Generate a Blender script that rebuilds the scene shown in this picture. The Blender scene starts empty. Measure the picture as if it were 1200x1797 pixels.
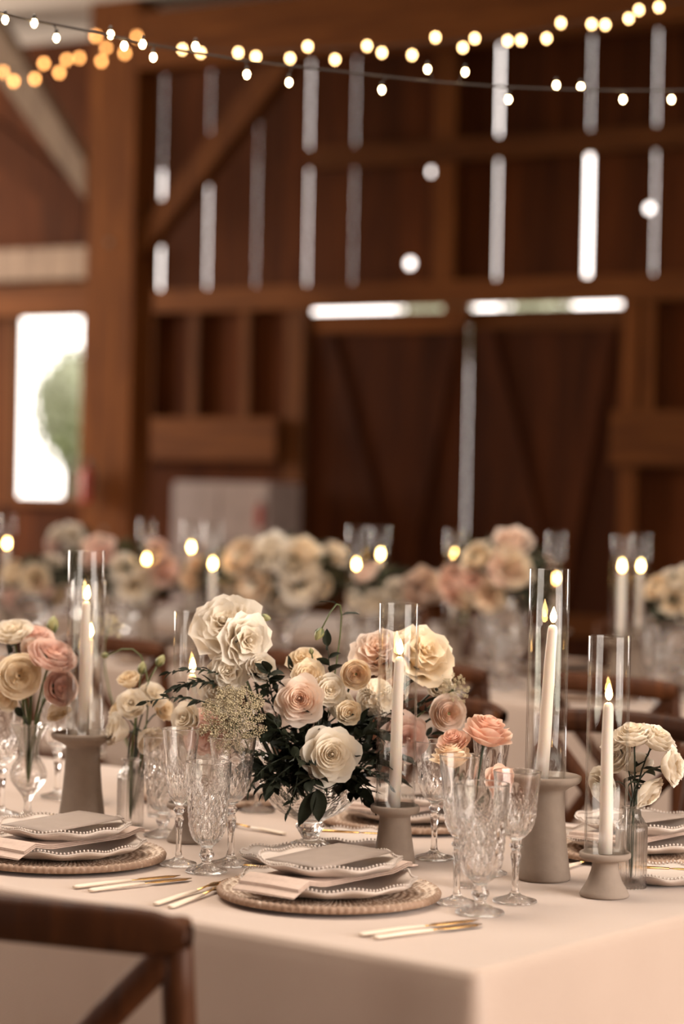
import bpy, math, random
from mathutils import Vector, Matrix, Euler, noise

rnd = random.Random(7)
scene = bpy.context.scene
COL = scene.collection
PI = math.pi

# ------------------------------------------------------------------ camera
IW, IH, F = 1200.0, 1797.0, 4000.0
TABLE_Z = 0.75
CAM = Vector((0, 0, TABLE_Z + 0.61))
PITCH = 33.5 / F
ROLL = math.radians(1.2)
CAM_R = Matrix.Rotation(PI / 2 - PITCH, 3, 'X') @ Matrix.Rotation(ROLL, 3, 'Z')
cam_data = bpy.data.cameras.new('camera')
cam = bpy.data.objects.new('camera', cam_data)
COL.objects.link(cam)
cam.matrix_world = Matrix.Translation(CAM) @ CAM_R.to_4x4()
cam_data.sensor_fit = 'HORIZONTAL'
cam_data.sensor_width = 24.0
cam_data.lens = F / IW * 24.0
cam_data.clip_start = 0.05
cam_data.clip_end = 200
cam_data.dof.use_dof = True
cam_data.dof.focus_distance = 3.62
cam_data.dof.aperture_fstop = 2.45
scene.camera = cam

# ------------------------------------------------------------------ barn frame (origin on the back wall)
WALL_A = math.radians(-29.7)
W0 = Vector((0.9, 18.0, 0))
WX = Vector((math.cos(WALL_A), math.sin(WALL_A), 0))       # along the back wall, to the right
WY = Vector((-math.sin(WALL_A), math.cos(WALL_A), 0))      # outwards, away from the camera
S_LEFT, S_RIGHT, K_FRONT, EAVE = -10.0, 11.0, -20.0, 5.25

def barn(s, k, z=0.0):
    return W0 + WX * s + WY * k + Vector((0, 0, z))

# ------------------------------------------------------------------ world, lights, exposure
world = bpy.data.worlds.new('world')
scene.world = world
world.use_nodes = True
wn = world.node_tree
wn.nodes['Background'].inputs[0].default_value = (1.0, 0.885, 0.82, 1)
wn.nodes['Background'].inputs[1].default_value = 4.3

def area_light(name, loc, target, sx, sy, radiance, color):
    l = bpy.data.lights.new(name, 'AREA')
    l.shape = 'RECTANGLE'; l.size = sx; l.size_y = sy
    l.energy = radiance * PI * sx * sy
    l.color = color
    o = bpy.data.objects.new(name, l)
    COL.objects.link(o)
    o.location = loc
    o.rotation_euler = (Vector(target) - Vector(loc)).to_track_quat('-Z', 'Y').to_euler()
    return o

DAY = (1.0, 0.89, 0.77)
# open barn door in the right-hand gable, daylight falls in on the table end
area_light('daylight_right_door', barn(10.95, -13.4, 2.3), barn(0, -13.4, 2.3), 3.6, 3.4, 5.0, DAY)
# glazed loft opening on the left, behind the table
area_light('daylight_left_opening', barn(-9.9, -3.1, 3.2), barn(0, -4.5, 2.6), 5.0, 3.4, 16.5, DAY)
# added unseen fill under the roof, brightens table top and petals
area_light('added_overhead_fill', barn(4.2, -13.0, EAVE - 0.08), barn(4.2, -13.0, 0), 4.6, 2.6, 7.6, DAY)
# added unseen fill behind the camera, brightens surfaces that face it
area_light('added_front_fill', barn(-1.0, -19.95, 1.8), barn(-1.0, 0, 1.6), 4.0, 3.0, 2.6, DAY)

scene.view_settings.view_transform = 'Standard'
scene.view_settings.look = 'None'
scene.view_settings.gamma = 1.0
scene.view_settings.use_curve_mapping = False
scene.view_settings.exposure = 0.32
cy = scene.cycles
cy.max_bounces = 16
cy.transmission_bounces = 14
cy.transparent_max_bounces = 24
cy.diffuse_bounces = 4
cy.glossy_bounces = 6
cy.caustics_refractive = True
cy.caustics_reflective = False
cy.sample_clamp_indirect = 6.0
cy.blur_glossy = 0.5

# ------------------------------------------------------------------ pixel helpers
def ray(u, v):
    return CAM_R @ Vector(((u - IW / 2) / F, -(v - IH / 2) / F, -1.0))
def on_z(u, v, z=TABLE_Z):
    d = ray(u, v)
    return CAM + d * ((z - CAM.z) / d.z)
def at_d(u, v, dist):
    d = ray(u, v)
    return CAM + d * (dist / d.y)
def on_wall(u, v, off=0.0):
    d = ray(u, v)
    p0 = W0 + WY * off
    p = CAM + d * ((p0 - CAM).dot(WY) / d.dot(WY))
    return (p - W0).dot(WX), p.z
def project(p):
    q = CAM_R.transposed() @ (Vector(p) - CAM)
    return IW / 2 + F * q.x / -q.z, IH / 2 - F * q.y / -q.z

# ------------------------------------------------------------------ materials
MATS = {}
def mat(name):
    m = bpy.data.materials.new(name)
    m.use_nodes = True
    MATS[name] = m
    return m, m.node_tree, m.node_tree.nodes['Principled BSDF']
def add(nt, kind, **kw):
    n = nt.nodes.new(kind)
    for k, v in kw.items():
        setattr(n, k, v)
    return n
def ramp(nt, stops):
    r = add(nt, 'ShaderNodeValToRGB')
    els = r.color_ramp.elements
    while len(els) < len(stops):
        els.new(0.5)
    for e, (p, c) in zip(els, stops):
        e.position = p
        e.color = (*c, 1)
    return r
def coords(nt, scale=(1, 1, 1), rot=(0, 0, 0)):
    t = add(nt, 'ShaderNodeTexCoord')
    m = add(nt, 'ShaderNodeMapping')
    m.inputs['Scale'].default_value = scale
    m.inputs['Rotation'].default_value = rot
    nt.links.new(t.outputs['Object'], m.inputs['Vector'])
    return m.outputs['Vector']
def simple(name, col, rough=0.6, var=0.12, nscale=8.0, bump=0.0, metal=0.0, stretch=(1, 1, 1), spec=0.5):
    m, nt, b = mat(name)
    vec = coords(nt, stretch)
    n = add(nt, 'ShaderNodeTexNoise')
    n.inputs['Scale'].default_value = nscale
    n.inputs['Detail'].default_value = 5
    nt.links.new(vec, n.inputs['Vector'])
    lo = tuple(c * (1 - var) for c in col); hi = tuple(min(1, c * (1 + var)) for c in col)
    r = ramp(nt, [(0.3, lo), (0.7, hi)])
    nt.links.new(n.outputs['Fac'], r.inputs['Fac'])
    nt.links.new(r.outputs['Color'], b.inputs['Base Color'])
    b.inputs['Roughness'].default_value = rough
    b.inputs['Metallic'].default_value = metal
    b.inputs['Specular IOR Level'].default_value = spec
    if bump:
        bp = add(nt, 'ShaderNodeBump')
        bp.inputs['Strength'].default_value = bump
        bp.inputs['Distance'].default_value = 0.01
        nt.links.new(n.outputs['Fac'], bp.inputs['Height'])
        nt.links.new(bp.outputs['Normal'], b.inputs['Normal'])
    return m
def wood(name, dark, light, rough=0.7, axis='z', scale=1.0, spec=0.3):
    m, nt, b = mat(name)
    st = {'z': (14, 14, 0.9), 'x': (0.9, 14, 14), 'y': (14, 0.9, 14)}[axis]
    t = add(nt, 'ShaderNodeTexCoord')
    oi = add(nt, 'ShaderNodeObjectInfo')
    ad = add(nt, 'ShaderNodeVectorMath', operation='ADD')
    sc_ = add(nt, 'ShaderNodeVectorMath', operation='SCALE')
    cb = add(nt, 'ShaderNodeCombineXYZ')
    for i in range(3):
        nt.links.new(oi.outputs['Random'], cb.inputs[i])
    nt.links.new(cb.outputs[0], sc_.inputs[0]); sc_.inputs['Scale'].default_value = 31.0
    nt.links.new(t.outputs['Object'], ad.inputs[0]); nt.links.new(sc_.outputs[0], ad.inputs[1])
    mp = add(nt, 'ShaderNodeMapping')
    mp.inputs['Scale'].default_value = tuple(s * scale for s in st)
    nt.links.new(ad.outputs[0], mp.inputs['Vector'])
    n = add(nt, 'ShaderNodeTexNoise')
    n.inputs['Scale'].default_value = 1.6; n.inputs['Detail'].default_value = 7; n.inputs['Distortion'].default_value = 0.6
    nt.links.new(mp.outputs['Vector'], n.inputs['Vector'])
    r = ramp(nt, [(0.25, dark), (0.55, tuple((a + c) / 2 for a, c in zip(dark, light))), (0.8, light)])
    nt.links.new(n.outputs['Fac'], r.inputs['Fac'])
    hs = add(nt, 'ShaderNodeHueSaturation')
    mr = add(nt, 'ShaderNodeMapRange')
    mr.inputs['To Min'].default_value = 0.72; mr.inputs['To Max'].default_value = 1.28
    nt.links.new(oi.outputs['Random'], mr.inputs['Value'])
    nt.links.new(mr.outputs[0], hs.inputs['Value'])
    nt.links.new(r.outputs['Color'], hs.inputs['Color'])
    nt.links.new(hs.outputs['Color'], b.inputs['Base Color'])
    b.inputs['Roughness'].default_value = rough
    b.inputs['Specular IOR Level'].default_value = spec
    bp = add(nt, 'ShaderNodeBump'); bp.inputs['Strength'].default_value = 0.25; bp.inputs['Distance'].default_value = 0.01
    nt.links.new(n.outputs['Fac'], bp.inputs['Height']); nt.links.new(bp.outputs['Normal'], b.inputs['Normal'])
    return m
def emit(name, col, strength):
    m, nt, b = mat(name)
    b.inputs['Base Color'].default_value = (0.8, 0.6, 0.4, 1)
    b.inputs['Emission Color'].default_value = (*col, 1)
    b.inputs['Emission Strength'].default_value = strength
    return m
def glass(name, ior=1.5, tint=(1, 1, 1), rough=0.0):
    m, nt, b = mat(name)
    b.inputs['Base Color'].default_value = (*tint, 1)
    b.inputs['Transmission Weight'].default_value = 1.0
    b.inputs['Roughness'].default_value = rough
    b.inputs['IOR'].default_value = ior
    return m
def thin_glass(name, tint=(0.985, 0.985, 0.98), ior=1.5):
    # clear thin-walled glass: lets light straight through, reflects by Fresnel
    m, nt, b = mat(name)
    nt.nodes.remove(b)
    out = nt.nodes['Material Output']
    tr = add(nt, 'ShaderNodeBsdfTransparent'); tr.inputs[0].default_value = (*tint, 1)
    gl = add(nt, 'ShaderNodeBsdfGlossy'); gl.inputs['Roughness'].default_value = 0.01
    lw = add(nt, 'ShaderNodeLayerWeight'); lw.inputs['Blend'].default_value = 0.5
    pw = add(nt, 'ShaderNodeMath', operation='POWER'); pw.inputs[1].default_value = 5.0
    nt.links.new(lw.outputs['Facing'], pw.inputs[0])
    f0 = ((ior - 1) / (ior + 1)) ** 2
    fr = add(nt, 'ShaderNodeMath', operation='MULTIPLY_ADD'); fr.inputs[1].default_value = 1 - f0; fr.inputs[2].default_value = f0
    nt.links.new(pw.outputs[0], fr.inputs[0])
    mx = add(nt, 'ShaderNodeMixShader')
    nt.links.new(fr.outputs[0], mx.inputs[0]); nt.links.new(tr.outputs[0], mx.inputs[1]); nt.links.new(gl.outputs[0], mx.inputs[2])
    nt.links.new(mx.outputs[0], out.inputs['Surface'])
    return m
def crystal_glass(name, share=0.93):
    # cut crystal: refracting body, part of the light passes straight
    m, nt, b = mat(name)
    b.inputs['Base Color'].default_value = (1, 0.99, 0.98, 1)
    b.inputs['Transmission Weight'].default_value = 1.0
    b.inputs['Roughness'].default_value = 0.0
    b.inputs['IOR'].default_value = 1.5
    tr = add(nt, 'ShaderNodeBsdfTransparent'); tr.inputs[0].default_value = (0.985, 0.98, 0.975, 1)
    mx = add(nt, 'ShaderNodeMixShader'); mx.inputs[0].default_value = share
    nt.links.new(tr.outputs[0], mx.inputs[1]); nt.links.new(b.outputs[0], mx.inputs[2])
    nt.links.new(mx.outputs[0], nt.nodes['Material Output'].inputs['Surface'])
    return m
def petal(name, heart, edge, trans=0.36, r0=0.15, r1=0.95):
    # petal colour runs from the heart of the bloom to its edge, light shines through a little
    m, nt, b = mat(name)
    nt.nodes.remove(b)
    out = nt.nodes['Material Output']
    t = add(nt, 'ShaderNodeTexCoord')
    ln = add(nt, 'ShaderNodeVectorMath', operation='LENGTH')
    nt.links.new(t.outputs['Object'], ln.inputs[0])
    n = add(nt, 'ShaderNodeTexNoise'); n.inputs['Scale'].default_value = 3.0
    nt.links.new(t.outputs['Object'], n.inputs['Vector'])
    ma = add(nt, 'ShaderNodeMath', operation='MULTIPLY_ADD'); ma.inputs[1].default_value = 0.35
    nt.links.new(n.outputs['Fac'], ma.inputs[0]); nt.links.new(ln.outputs['Value'], ma.inputs[2])
    r = ramp(nt, [(r0 + 0.17, heart), (min(0.99, r1 + 0.17), edge)])
    nt.links.new(ma.outputs[0], r.inputs['Fac'])
    d = add(nt, 'ShaderNodeBsdfDiffuse'); tl = add(nt, 'ShaderNodeBsdfTranslucent'); mx = add(nt, 'ShaderNodeMixShader')
    nt.links.new(r.outputs['Color'], d.inputs[0]); nt.links.new(r.outputs['Color'], tl.inputs[0])
    mx.inputs[0].default_value = trans
    nt.links.new(d.outputs[0], mx.inputs[1]); nt.links.new(tl.outputs[0], mx.inputs[2])
    nt.links.new(mx.outputs[0], out.inputs['Surface'])
    return m

wood('barn_board', (0.045, 0.0105, 0.0026), (0.13, 0.037, 0.0085), spec=0.08)
wood('barn_timber', (0.072, 0.0205, 0.0045), (0.22, 0.075, 0.0165), spec=0.12)
wood('barn_timber_flat', (0.072, 0.0205, 0.0045), (0.22, 0.075, 0.0165), axis='x', spec=0.12)
wood('lit_grey_timber', (0.20, 0.13, 0.09), (0.42, 0.30, 0.21))  # timber paled in its colour for window light; the pegs share it
wood('door_board', (0.032, 0.008, 0.0023), (0.085, 0.0235, 0.006), spec=0.08)
wood('chair_wood', (0.032, 0.0092, 0.003), (0.10, 0.032, 0.009), rough=0.5, scale=2.5, spec=0.22)
wood('roof_board', (0.66, 0.60, 0.55), (0.82, 0.77, 0.72), axis='x')
wood('floor_board', (0.12, 0.07, 0.04), (0.25, 0.16, 0.10), axis='x')
simple('painted_white', (0.62, 0.53, 0.50), 0.5)
simple('dark_wood_table', (0.2, 0.12, 0.07), 0.6)
simple('stoneware', (0.265, 0.205, 0.163), 0.85, 0.06, 60, 0.05)
simple('wax', (0.86, 0.77, 0.69), 0.55, 0.02, 5)
MATS['wax'].node_tree.nodes['Principled BSDF'].inputs['Subsurface Weight'].default_value = 0.35
MATS['wax'].node_tree.nodes['Principled BSDF'].inputs['Subsurface Radius'].default_value = (0.012, 0.007, 0.004)
MATS['wax'].node_tree.nodes['Principled BSDF'].inputs['Subsurface Scale'].default_value = 1.0
simple('wick', (0.03, 0.025, 0.02), 0.9)
simple('plate_ceramic', (0.60, 0.51, 0.45), 0.28, 0.03, 10)
simple('napkin_linen', (0.50, 0.375, 0.31), 0.9, 0.06, 120, 0.08)
simple('menu_card', (0.285, 0.222, 0.185), 0.7, 0.05, 30)
simple('gold', (0.62, 0.36, 0.13), 0.24, 0.05, 20, 0, 1.0)
simple('ivory_handle', (0.74, 0.62, 0.50), 0.35, 0.04, 20)
simple('cable', (0.022, 0.014, 0.01), 0.6)
simple('socket', (0.03, 0.022, 0.015), 0.5)
simple('stem_green', (0.10, 0.125, 0.045), 0.5, 0.2, 30)
simple('stem_dark', (0.03, 0.042, 0.022), 0.5, 0.2, 30)
simple('leaf_dark', (0.017, 0.021, 0.011), 0.6, 0.35, 40, spec=0.2)
simple('leaf_olive', (0.075, 0.085, 0.035), 0.45, 0.3, 40)
simple('leaf_far', (0.028, 0.032, 0.013), 0.6, 0.4, 20)
simple('bud_green', (0.30, 0.29, 0.13), 0.5, 0.2, 40)
simple('eye_green', (0.16, 0.17, 0.06), 0.6)
simple('lace_floret', (0.47, 0.39, 0.25), 0.8, 0.3, 60)
simple('red_paint', (0.45, 0.055, 0.03), 0.4)
simple('black_plastic', (0.02, 0.018, 0.016), 0.5)
simple('steel', (0.5, 0.45, 0.4), 0.35, metal=1.0)
simple('tree_leaf', (0.34, 0.37, 0.27), 0.8, 0.3, 6, spec=0.1)
simple('grass', (0.16, 0.22, 0.07), 0.9, 0.3, 3)
simple('bark', (0.12, 0.09, 0.06), 0.9)
petal('petal_white', (0.90, 0.79, 0.62), (0.92, 0.855, 0.765))
petal('petal_ivory', (0.90, 0.73, 0.49), (0.92, 0.81, 0.65))
petal('petal_blush', (0.90, 0.62, 0.44), (0.91, 0.79, 0.70))
petal('petal_peach', (0.88, 0.53, 0.39), (0.90, 0.68, 0.56))
petal('petal_pink', (0.88, 0.60, 0.50), (0.90, 0.71, 0.63))
petal('petal_apricot', (0.88, 0.62, 0.42), (0.90, 0.77, 0.60))
emit('flame', (1.0, 0.56, 0.17), 60.0)
emit('bulb_near', (1.0, 0.66, 0.32), 26.0)
emit('bulb_mid', (1.0, 0.58, 0.23), 17.0)
emit('bulb_far', (1.0, 0.40, 0.11), 10.0)
crystal_glass('crystal')
thin_glass('hurricane_glass')
thin_glass('window_pane', (0.95, 0.96, 0.95), 1.45)
crystal_glass('bottle_glass', 0.55)

def cloth_material():
    m, nt, b = mat('linen_cloth')
    vec = coords(nt)
    n = add(nt, 'ShaderNodeTexNoise'); n.inputs['Scale'].default_value = 3.0; n.inputs['Detail'].default_value = 6
    nt.links.new(vec, n.inputs['Vector'])
    r = ramp(nt, [(0.3, (0.435, 0.325, 0.26)), (0.7, (0.485, 0.365, 0.295))])
    nt.links.new(n.outputs['Fac'], r.inputs['Fac']); nt.links.new(r.outputs['Color'], b.inputs['Base Color'])
    b.inputs['Roughness'].default_value = 0.62
    b.inputs['Sheen Weight'].default_value = 0.25
    hs = []
    for ax in ('X', 'Y', 'Z'):
        w = add(nt, 'ShaderNodeTexWave', bands_direction=ax)
        w.inputs['Scale'].default_value = 160; w.inputs['Distortion'].default_value = 1.5; w.inputs['Detail'].default_value = 1
        nt.links.new(vec, w.inputs['Vector']); hs.append(w.outputs['Fac'])
    s = add(nt, 'ShaderNodeMath', operation='ADD'); nt.links.new(hs[0], s.inputs[0]); nt.links.new(hs[1], s.inputs[1])
    s2 = add(nt, 'ShaderNodeMath', operation='ADD'); nt.links.new(s.outputs[0], s2.inputs[0]); nt.links.new(hs[2], s2.inputs[1])
    bp = add(nt, 'ShaderNodeBump'); bp.inputs['Strength'].default_value = 0.12; bp.inputs['Distance'].default_value = 0.002
    nt.links.new(s2.outputs[0], bp.inputs['Height']); nt.links.new(bp.outputs['Normal'], b.inputs['Normal'])
cloth_material()

def rattan_material():
    m, nt, b = mat('rattan')
    vec = coords(nt)
    n = add(nt, 'ShaderNodeTexNoise'); n.inputs['Scale'].default_value = 90; n.inputs['Detail'].default_value = 3
    nt.links.new(vec, n.inputs['Vector'])
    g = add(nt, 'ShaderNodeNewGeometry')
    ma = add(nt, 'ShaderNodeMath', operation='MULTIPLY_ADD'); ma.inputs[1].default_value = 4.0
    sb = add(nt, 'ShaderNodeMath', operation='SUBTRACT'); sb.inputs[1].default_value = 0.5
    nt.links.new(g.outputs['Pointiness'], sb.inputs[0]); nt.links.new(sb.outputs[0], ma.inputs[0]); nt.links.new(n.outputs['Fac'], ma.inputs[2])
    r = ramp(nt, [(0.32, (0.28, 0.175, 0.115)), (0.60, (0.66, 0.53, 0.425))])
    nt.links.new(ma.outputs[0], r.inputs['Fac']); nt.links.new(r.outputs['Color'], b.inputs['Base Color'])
    b.inputs['Roughness'].default_value = 0.65
rattan_material()

# ------------------------------------------------------------------ mesh builder
class MB:
    def __init__(self):
        self.v = []; self.f = []; self.flat = []
    def face(self, idx, flat=False):
        self.f.append(tuple(idx)); self.flat.append(flat)
    def box(self, x0, x1, y0, y1, z0, z1, tap=None):
        b = len(self.v)
        self.v += [(x, y, z) for z in (z0, z1) for y in (y0, y1) for x in (x0, x1)]
        for q in ((0, 2, 3, 1), (4, 5, 7, 6), (0, 1, 5, 4), (2, 6, 7, 3), (0, 4, 6, 2), (1, 3, 7, 5)):
            self.face([b + i for i in q], True)
        return self
    def prism(self, poly, y0, y1):
        # poly in x,z extruded along y
        b = len(self.v); n = len(poly)
        self.v += [(x, y0, z) for x, z in poly] + [(x, y1, z) for x, z in poly]
        self.face([b + i for i in range(n)], True)
        self.face([b + n + i for i in reversed(range(n))], True)
        for i in range(n):
            j = (i + 1) % n
            self.face([b + j, b + i, b + n + i, b + n + j], True)
        return self
    def tube(self, pts, rad, n=8, cap=True, flat=False, sq=None):
        pts = [Vector(p) for p in pts]
        if not hasattr(rad, '__len__'):
            rad = [rad] * len(pts)
        b = len(self.v)
        up = None
        for i, p in enumerate(pts):
            t = (pts[min(i + 1, len(pts) - 1)] - pts[max(i - 1, 0)])
            t = t.normalized() if t.length > 1e-9 else Vector((0, 0, 1))
            if up is None:
                a = Vector((0, 0, 1)) if abs(t.z) < 0.9 else Vector((1, 0, 0))
                up = (a - t * a.dot(t)).normalized()
            else:
                up = (up - t * up.dot(t)).normalized()
            w = t.cross(up)
            for k in range(n):
                an = 2 * PI * (k + 0.5) / n
                ca, sa = math.cos(an), math.sin(an)
                if sq:
                    self.v.append(tuple(p + up * (ca * rad[i] * sq[0]) + w * (sa * rad[i] * sq[1])))
                else:
                    self.v.append(tuple(p + up * (ca * rad[i]) + w * (sa * rad[i])))
        for i in range(len(pts) - 1):
            for k in range(n):
                k2 = (k + 1) % n
                self.face([b + i * n + k, b + i * n + k2, b + (i + 1) * n + k2, b + (i + 1) * n + k], flat)
        if cap:
            self.face([b + k for k in reversed(range(n))], flat)
            e = b + (len(pts) - 1) * n
            self.face([e + k for k in range(n)], flat)
        return self
    def lathe(self, prof, n=32, fn=None, flatfn=None, close=False, off=(0, 0, 0)):
        b = len(self.v); rows = []
        for i, (r, z) in enumerate(prof):
            if r < 1e-6:
                self.v.append((off[0], off[1], z + off[2])); rows.append([len(self.v) - 1] * n); continue
            row = []
            for k in range(n):
                ph = 2 * PI * k / n
                rr, zz = (r, z) if fn is None else fn(r, z, ph, i)
                self.v.append((off[0] + rr * math.cos(ph), off[1] + rr * math.sin(ph), zz + off[2])); row.append(len(self.v) - 1)
            rows.append(row)
        seq = list(range(len(prof) - 1))
        pairs = [(i, i + 1) for i in seq] + ([(len(prof) - 1, 0)] if close else [])
        for i, j in pairs:
            fl = flatfn(i) if flatfn else False
            for k in range(n):
                k2 = (k + 1) % n
                q = [rows[i][k], rows[i][k2], rows[j][k2], rows[j][k]]
                u = []
                for a in q:
                    if a not in u: u.append(a)
                if len(u) > 2: self.face(u, fl)
        return self
    def grid(self, fn, nu, nv, flat=False):
        b = len(self.v)
        for j in range(nv):
            for i in range(nu):
                self.v.append(tuple(fn(i / (nu - 1), j / (nv - 1))))
        for j in range(nv - 1):
            for i in range(nu - 1):
                a = b + j * nu + i
                self.face([a, a + 1, a + nu + 1, a + nu], flat)
        return self
    def merge(self, other, M=None):
        b = len(self.v)
        self.v += [tuple(M @ Vector(p)) for p in other.v] if M is not None else other.v
        self.f += [tuple(i + b for i in f) for f in other.f]; self.flat += other.flat
        return self
    def mesh(self, name):
        me = bpy.data.meshes.new(name)
        me.from_pydata(self.v, [], self.f)
        me.polygons.foreach_set('use_smooth', [not x for x in self.flat])
        me.update()
        return me

def link(name, data, m=None, parent=None, loc=None, rot=None, scale=None, mw=None):
    if isinstance(data, MB):
        data = data.mesh(name)
    o = bpy.data.objects.new(name, data)
    COL.objects.link(o)
    if m is not None and data is not None and not data.materials:
        data.materials.append(MATS[m])
    if parent is not None: o.parent = parent
    if mw is not None: o.matrix_local = mw
    if loc is not None: o.location = loc
    if rot is not None: o.rotation_euler = rot
    if scale is not None: o.scale = scale if hasattr(scale, '__len__') else (scale,) * 3
    return o
def tag(o, label=None, cat=None, group=None, kind=None):
    if label: o['label'] = label
    if cat: o['category'] = cat
    if group: o['group'] = group
    if kind: o['kind'] = kind
    return o
def thing(name, label, cat, loc=(0, 0, 0), rz=0, group=None):
    o = link(name, None, loc=loc, rot=(0, 0, rz))
    return tag(o, label, cat, group)
def struct(name, loc=(0, 0, 0), rz=0):
    return tag(link(name, None, loc=loc, rot=(0, 0, rz)), kind='structure')
def copy_tree(o, parent=None):
    c = o.copy(); COL.objects.link(c); c.parent = parent
    for ch in list(o.children):
        copy_tree(ch, c)
    return c
def align(z, spin=0.0):
    q = Vector(z).normalized().to_track_quat('Z', 'Y')
    return q.to_matrix().to_4x4() @ Matrix.Rotation(spin, 4, 'Z')
def bez(p0, p1, p2, n):
    p0, p1, p2 = Vector(p0), Vector(p1), Vector(p2)
    return [p0 * (1 - t) ** 2 + p1 * 2 * t * (1 - t) + p2 * t * t for t in [i / (n - 1) for i in range(n)]]

# ------------------------------------------------------------------ table frame
CORNER = Vector((0.185, 2.925, 0))
E1 = Vector((-0.785, 0.619, 0)).normalized()     # along the long side, to the left and away
E2 = Vector((-E1.y * -1, -E1.x, 0)).normalized() # across the table, away from the camera
TAB_RZ = math.atan2(-E1.y, -E1.x)                # local x = -E1, local y = E2
def tab(t, e, z=TABLE_Z):
    p = CORNER + E1 * t + E2 * e
    return Vector((p.x, p.y, z))

# ================================================================== THE BARN
fl = tag(link('floor', MB().box(S_LEFT, S_RIGHT, K_FRONT, 0, -0.1, 0), 'floor_board', loc=W0, rot=(0, 0, WALL_A)), kind='structure')
tag(link('ground', MB().box(-60, 60, -60, 60, -0.3, -0.1), 'grass', loc=W0, rot=(0, 0, WALL_A)), kind='structure')

# ceiling: pale roof boards running along the barn
ceil = struct('ceiling', W0, WALL_A)
nb = 50
bw = -K_FRONT / nb
bd = MB().box(S_LEFT - 0.3, S_RIGHT + 0.3, 0.006, bw - 0.006, 0, 0.05).mesh('roof_board')
FILL_GAP = (4.2 - 2.3, 4.2 + 2.3, -13.0 - 1.3, -13.0 + 1.3)     # board gap made for the added overhead fill: s0,s1,k0,k1
left_b = MB().box(S_LEFT - 0.3, FILL_GAP[0], 0.006, bw - 0.006, 0, 0.05).mesh('roof_board_short')
right_b = MB().box(FILL_GAP[1], S_RIGHT + 0.3, 0.006, bw - 0.006, 0, 0.05).mesh('roof_board_short')
for i in range(nb):
    k0 = K_FRONT + i * bw
    if FILL_GAP[2] - bw < k0 < FILL_GAP[3]:
        link('roof_board', left_b, 'roof_board', ceil, loc=(0, k0, EAVE)); link('roof_board', right_b, 'roof_board', ceil, loc=(0, k0, EAVE))
    else:
        link('roof_board', bd, 'roof_board', ceil, loc=(0, k0, EAVE))
tag(link('trim_1', MB().box(FILL_GAP[0] - 0.3, FILL_GAP[1] + 0.3, FILL_GAP[2] - 0.4, FILL_GAP[3] + 0.4, EAVE + 0.06, EAVE + 0.1), 'roof_board', loc=W0, rot=(0, 0, WALL_A)), kind='structure')
tag(link('roof_cover', MB().box(S_LEFT - 0.3, S_RIGHT + 0.3, K_FRONT - 0.3, 0.3, EAVE + 0.12, EAVE + 0.2), 'roof_board', loc=W0, rot=(0, 0, WALL_A)), kind='structure')

# side and front walls, each with an opening for its area light, the front one added
def wall_open(name, along, lo, hi, a0, a1, z0, z1, pos):
    m = MB()
    def bx(p, q, zz0, zz1):
        if q - p < 1e-4 or zz1 - zz0 < 1e-4: return
        if along == 'k': m.box(pos[0], pos[1], p, q, zz0, zz1)
        else: m.box(p, q, pos[0], pos[1], zz0, zz1)
    bx(lo, a0, 0, EAVE); bx(a1, hi, 0, EAVE); bx(a0, a1, 0, z0); bx(a0, a1, z1, EAVE)
    return tag(link(name, m, 'barn_board', loc=W0, rot=(0, 0, WALL_A)), kind='structure')
wall_open('wall_right', 'k', K_FRONT, 0, -15.2, -11.6, 0.6, 4.0, (S_RIGHT, S_RIGHT + 0.1))
wall_open('wall_left', 'k', K_FRONT, 0, -5.6, -0.6, 1.5, 4.9, (S_LEFT - 0.1, S_LEFT))
wall_open('wall_front', 's', S_LEFT, S_RIGHT, -2.3, 0.3, 0.3, 2.9, (K_FRONT - 0.1, K_FRONT))

# back wall: boards one by one, girts, double door, window
wb = struct('wall_back', W0, WALL_A)
Z_G1 = on_wall(700, 520)[1]          # girt over the doors
Z_G2 = on_wall(880, 262)[1]          # upper girt
D0, _ = on_wall(545, 700); D1, _ = on_wall(1097, 700); DM, _ = on_wall(822, 700)
_, Z_DT = on_wall(820, 545)          # top of the doors
SL = {283: (.010, .026), 365: (.0095, .016), 450: (.0085, .0095), 540: (.0135, .0135), 620: (.009, .0085), 700: (0, 0), 787: (0, .0135),
      872: (.022, .015), 950: (0, 0), 1032: (.0095, .052), 1148: (.0095, .0098)}
edges = [(on_wall(x, 380)[0], a, b) for x, (a, b) in SL.items()]
step = 0.43
s = edges[0][0]
while s - step > S_LEFT:
    s -= step; edges.insert(0, (s, 0.0, 0.0))
s = edges[-1][0]
while s + step < S_RIGHT:
    s += step; edges.append((s, rnd.choice((0, .009, .012)), rnd.choice((0, .01, .014))))
holes = [(on_wall(767, 226), 0.078), (on_wall(719, 462), 0.078), (on_wall(1146, 365), 0.068), (on_wall(757, 301), 0.06), (on_wall(775, 312), 0.05)]
WIN_S0, WIN_Z1 = on_wall(28, 553); WIN_S1, WIN_Z0 = on_wall(150, 880)
PT = 0.012
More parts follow.
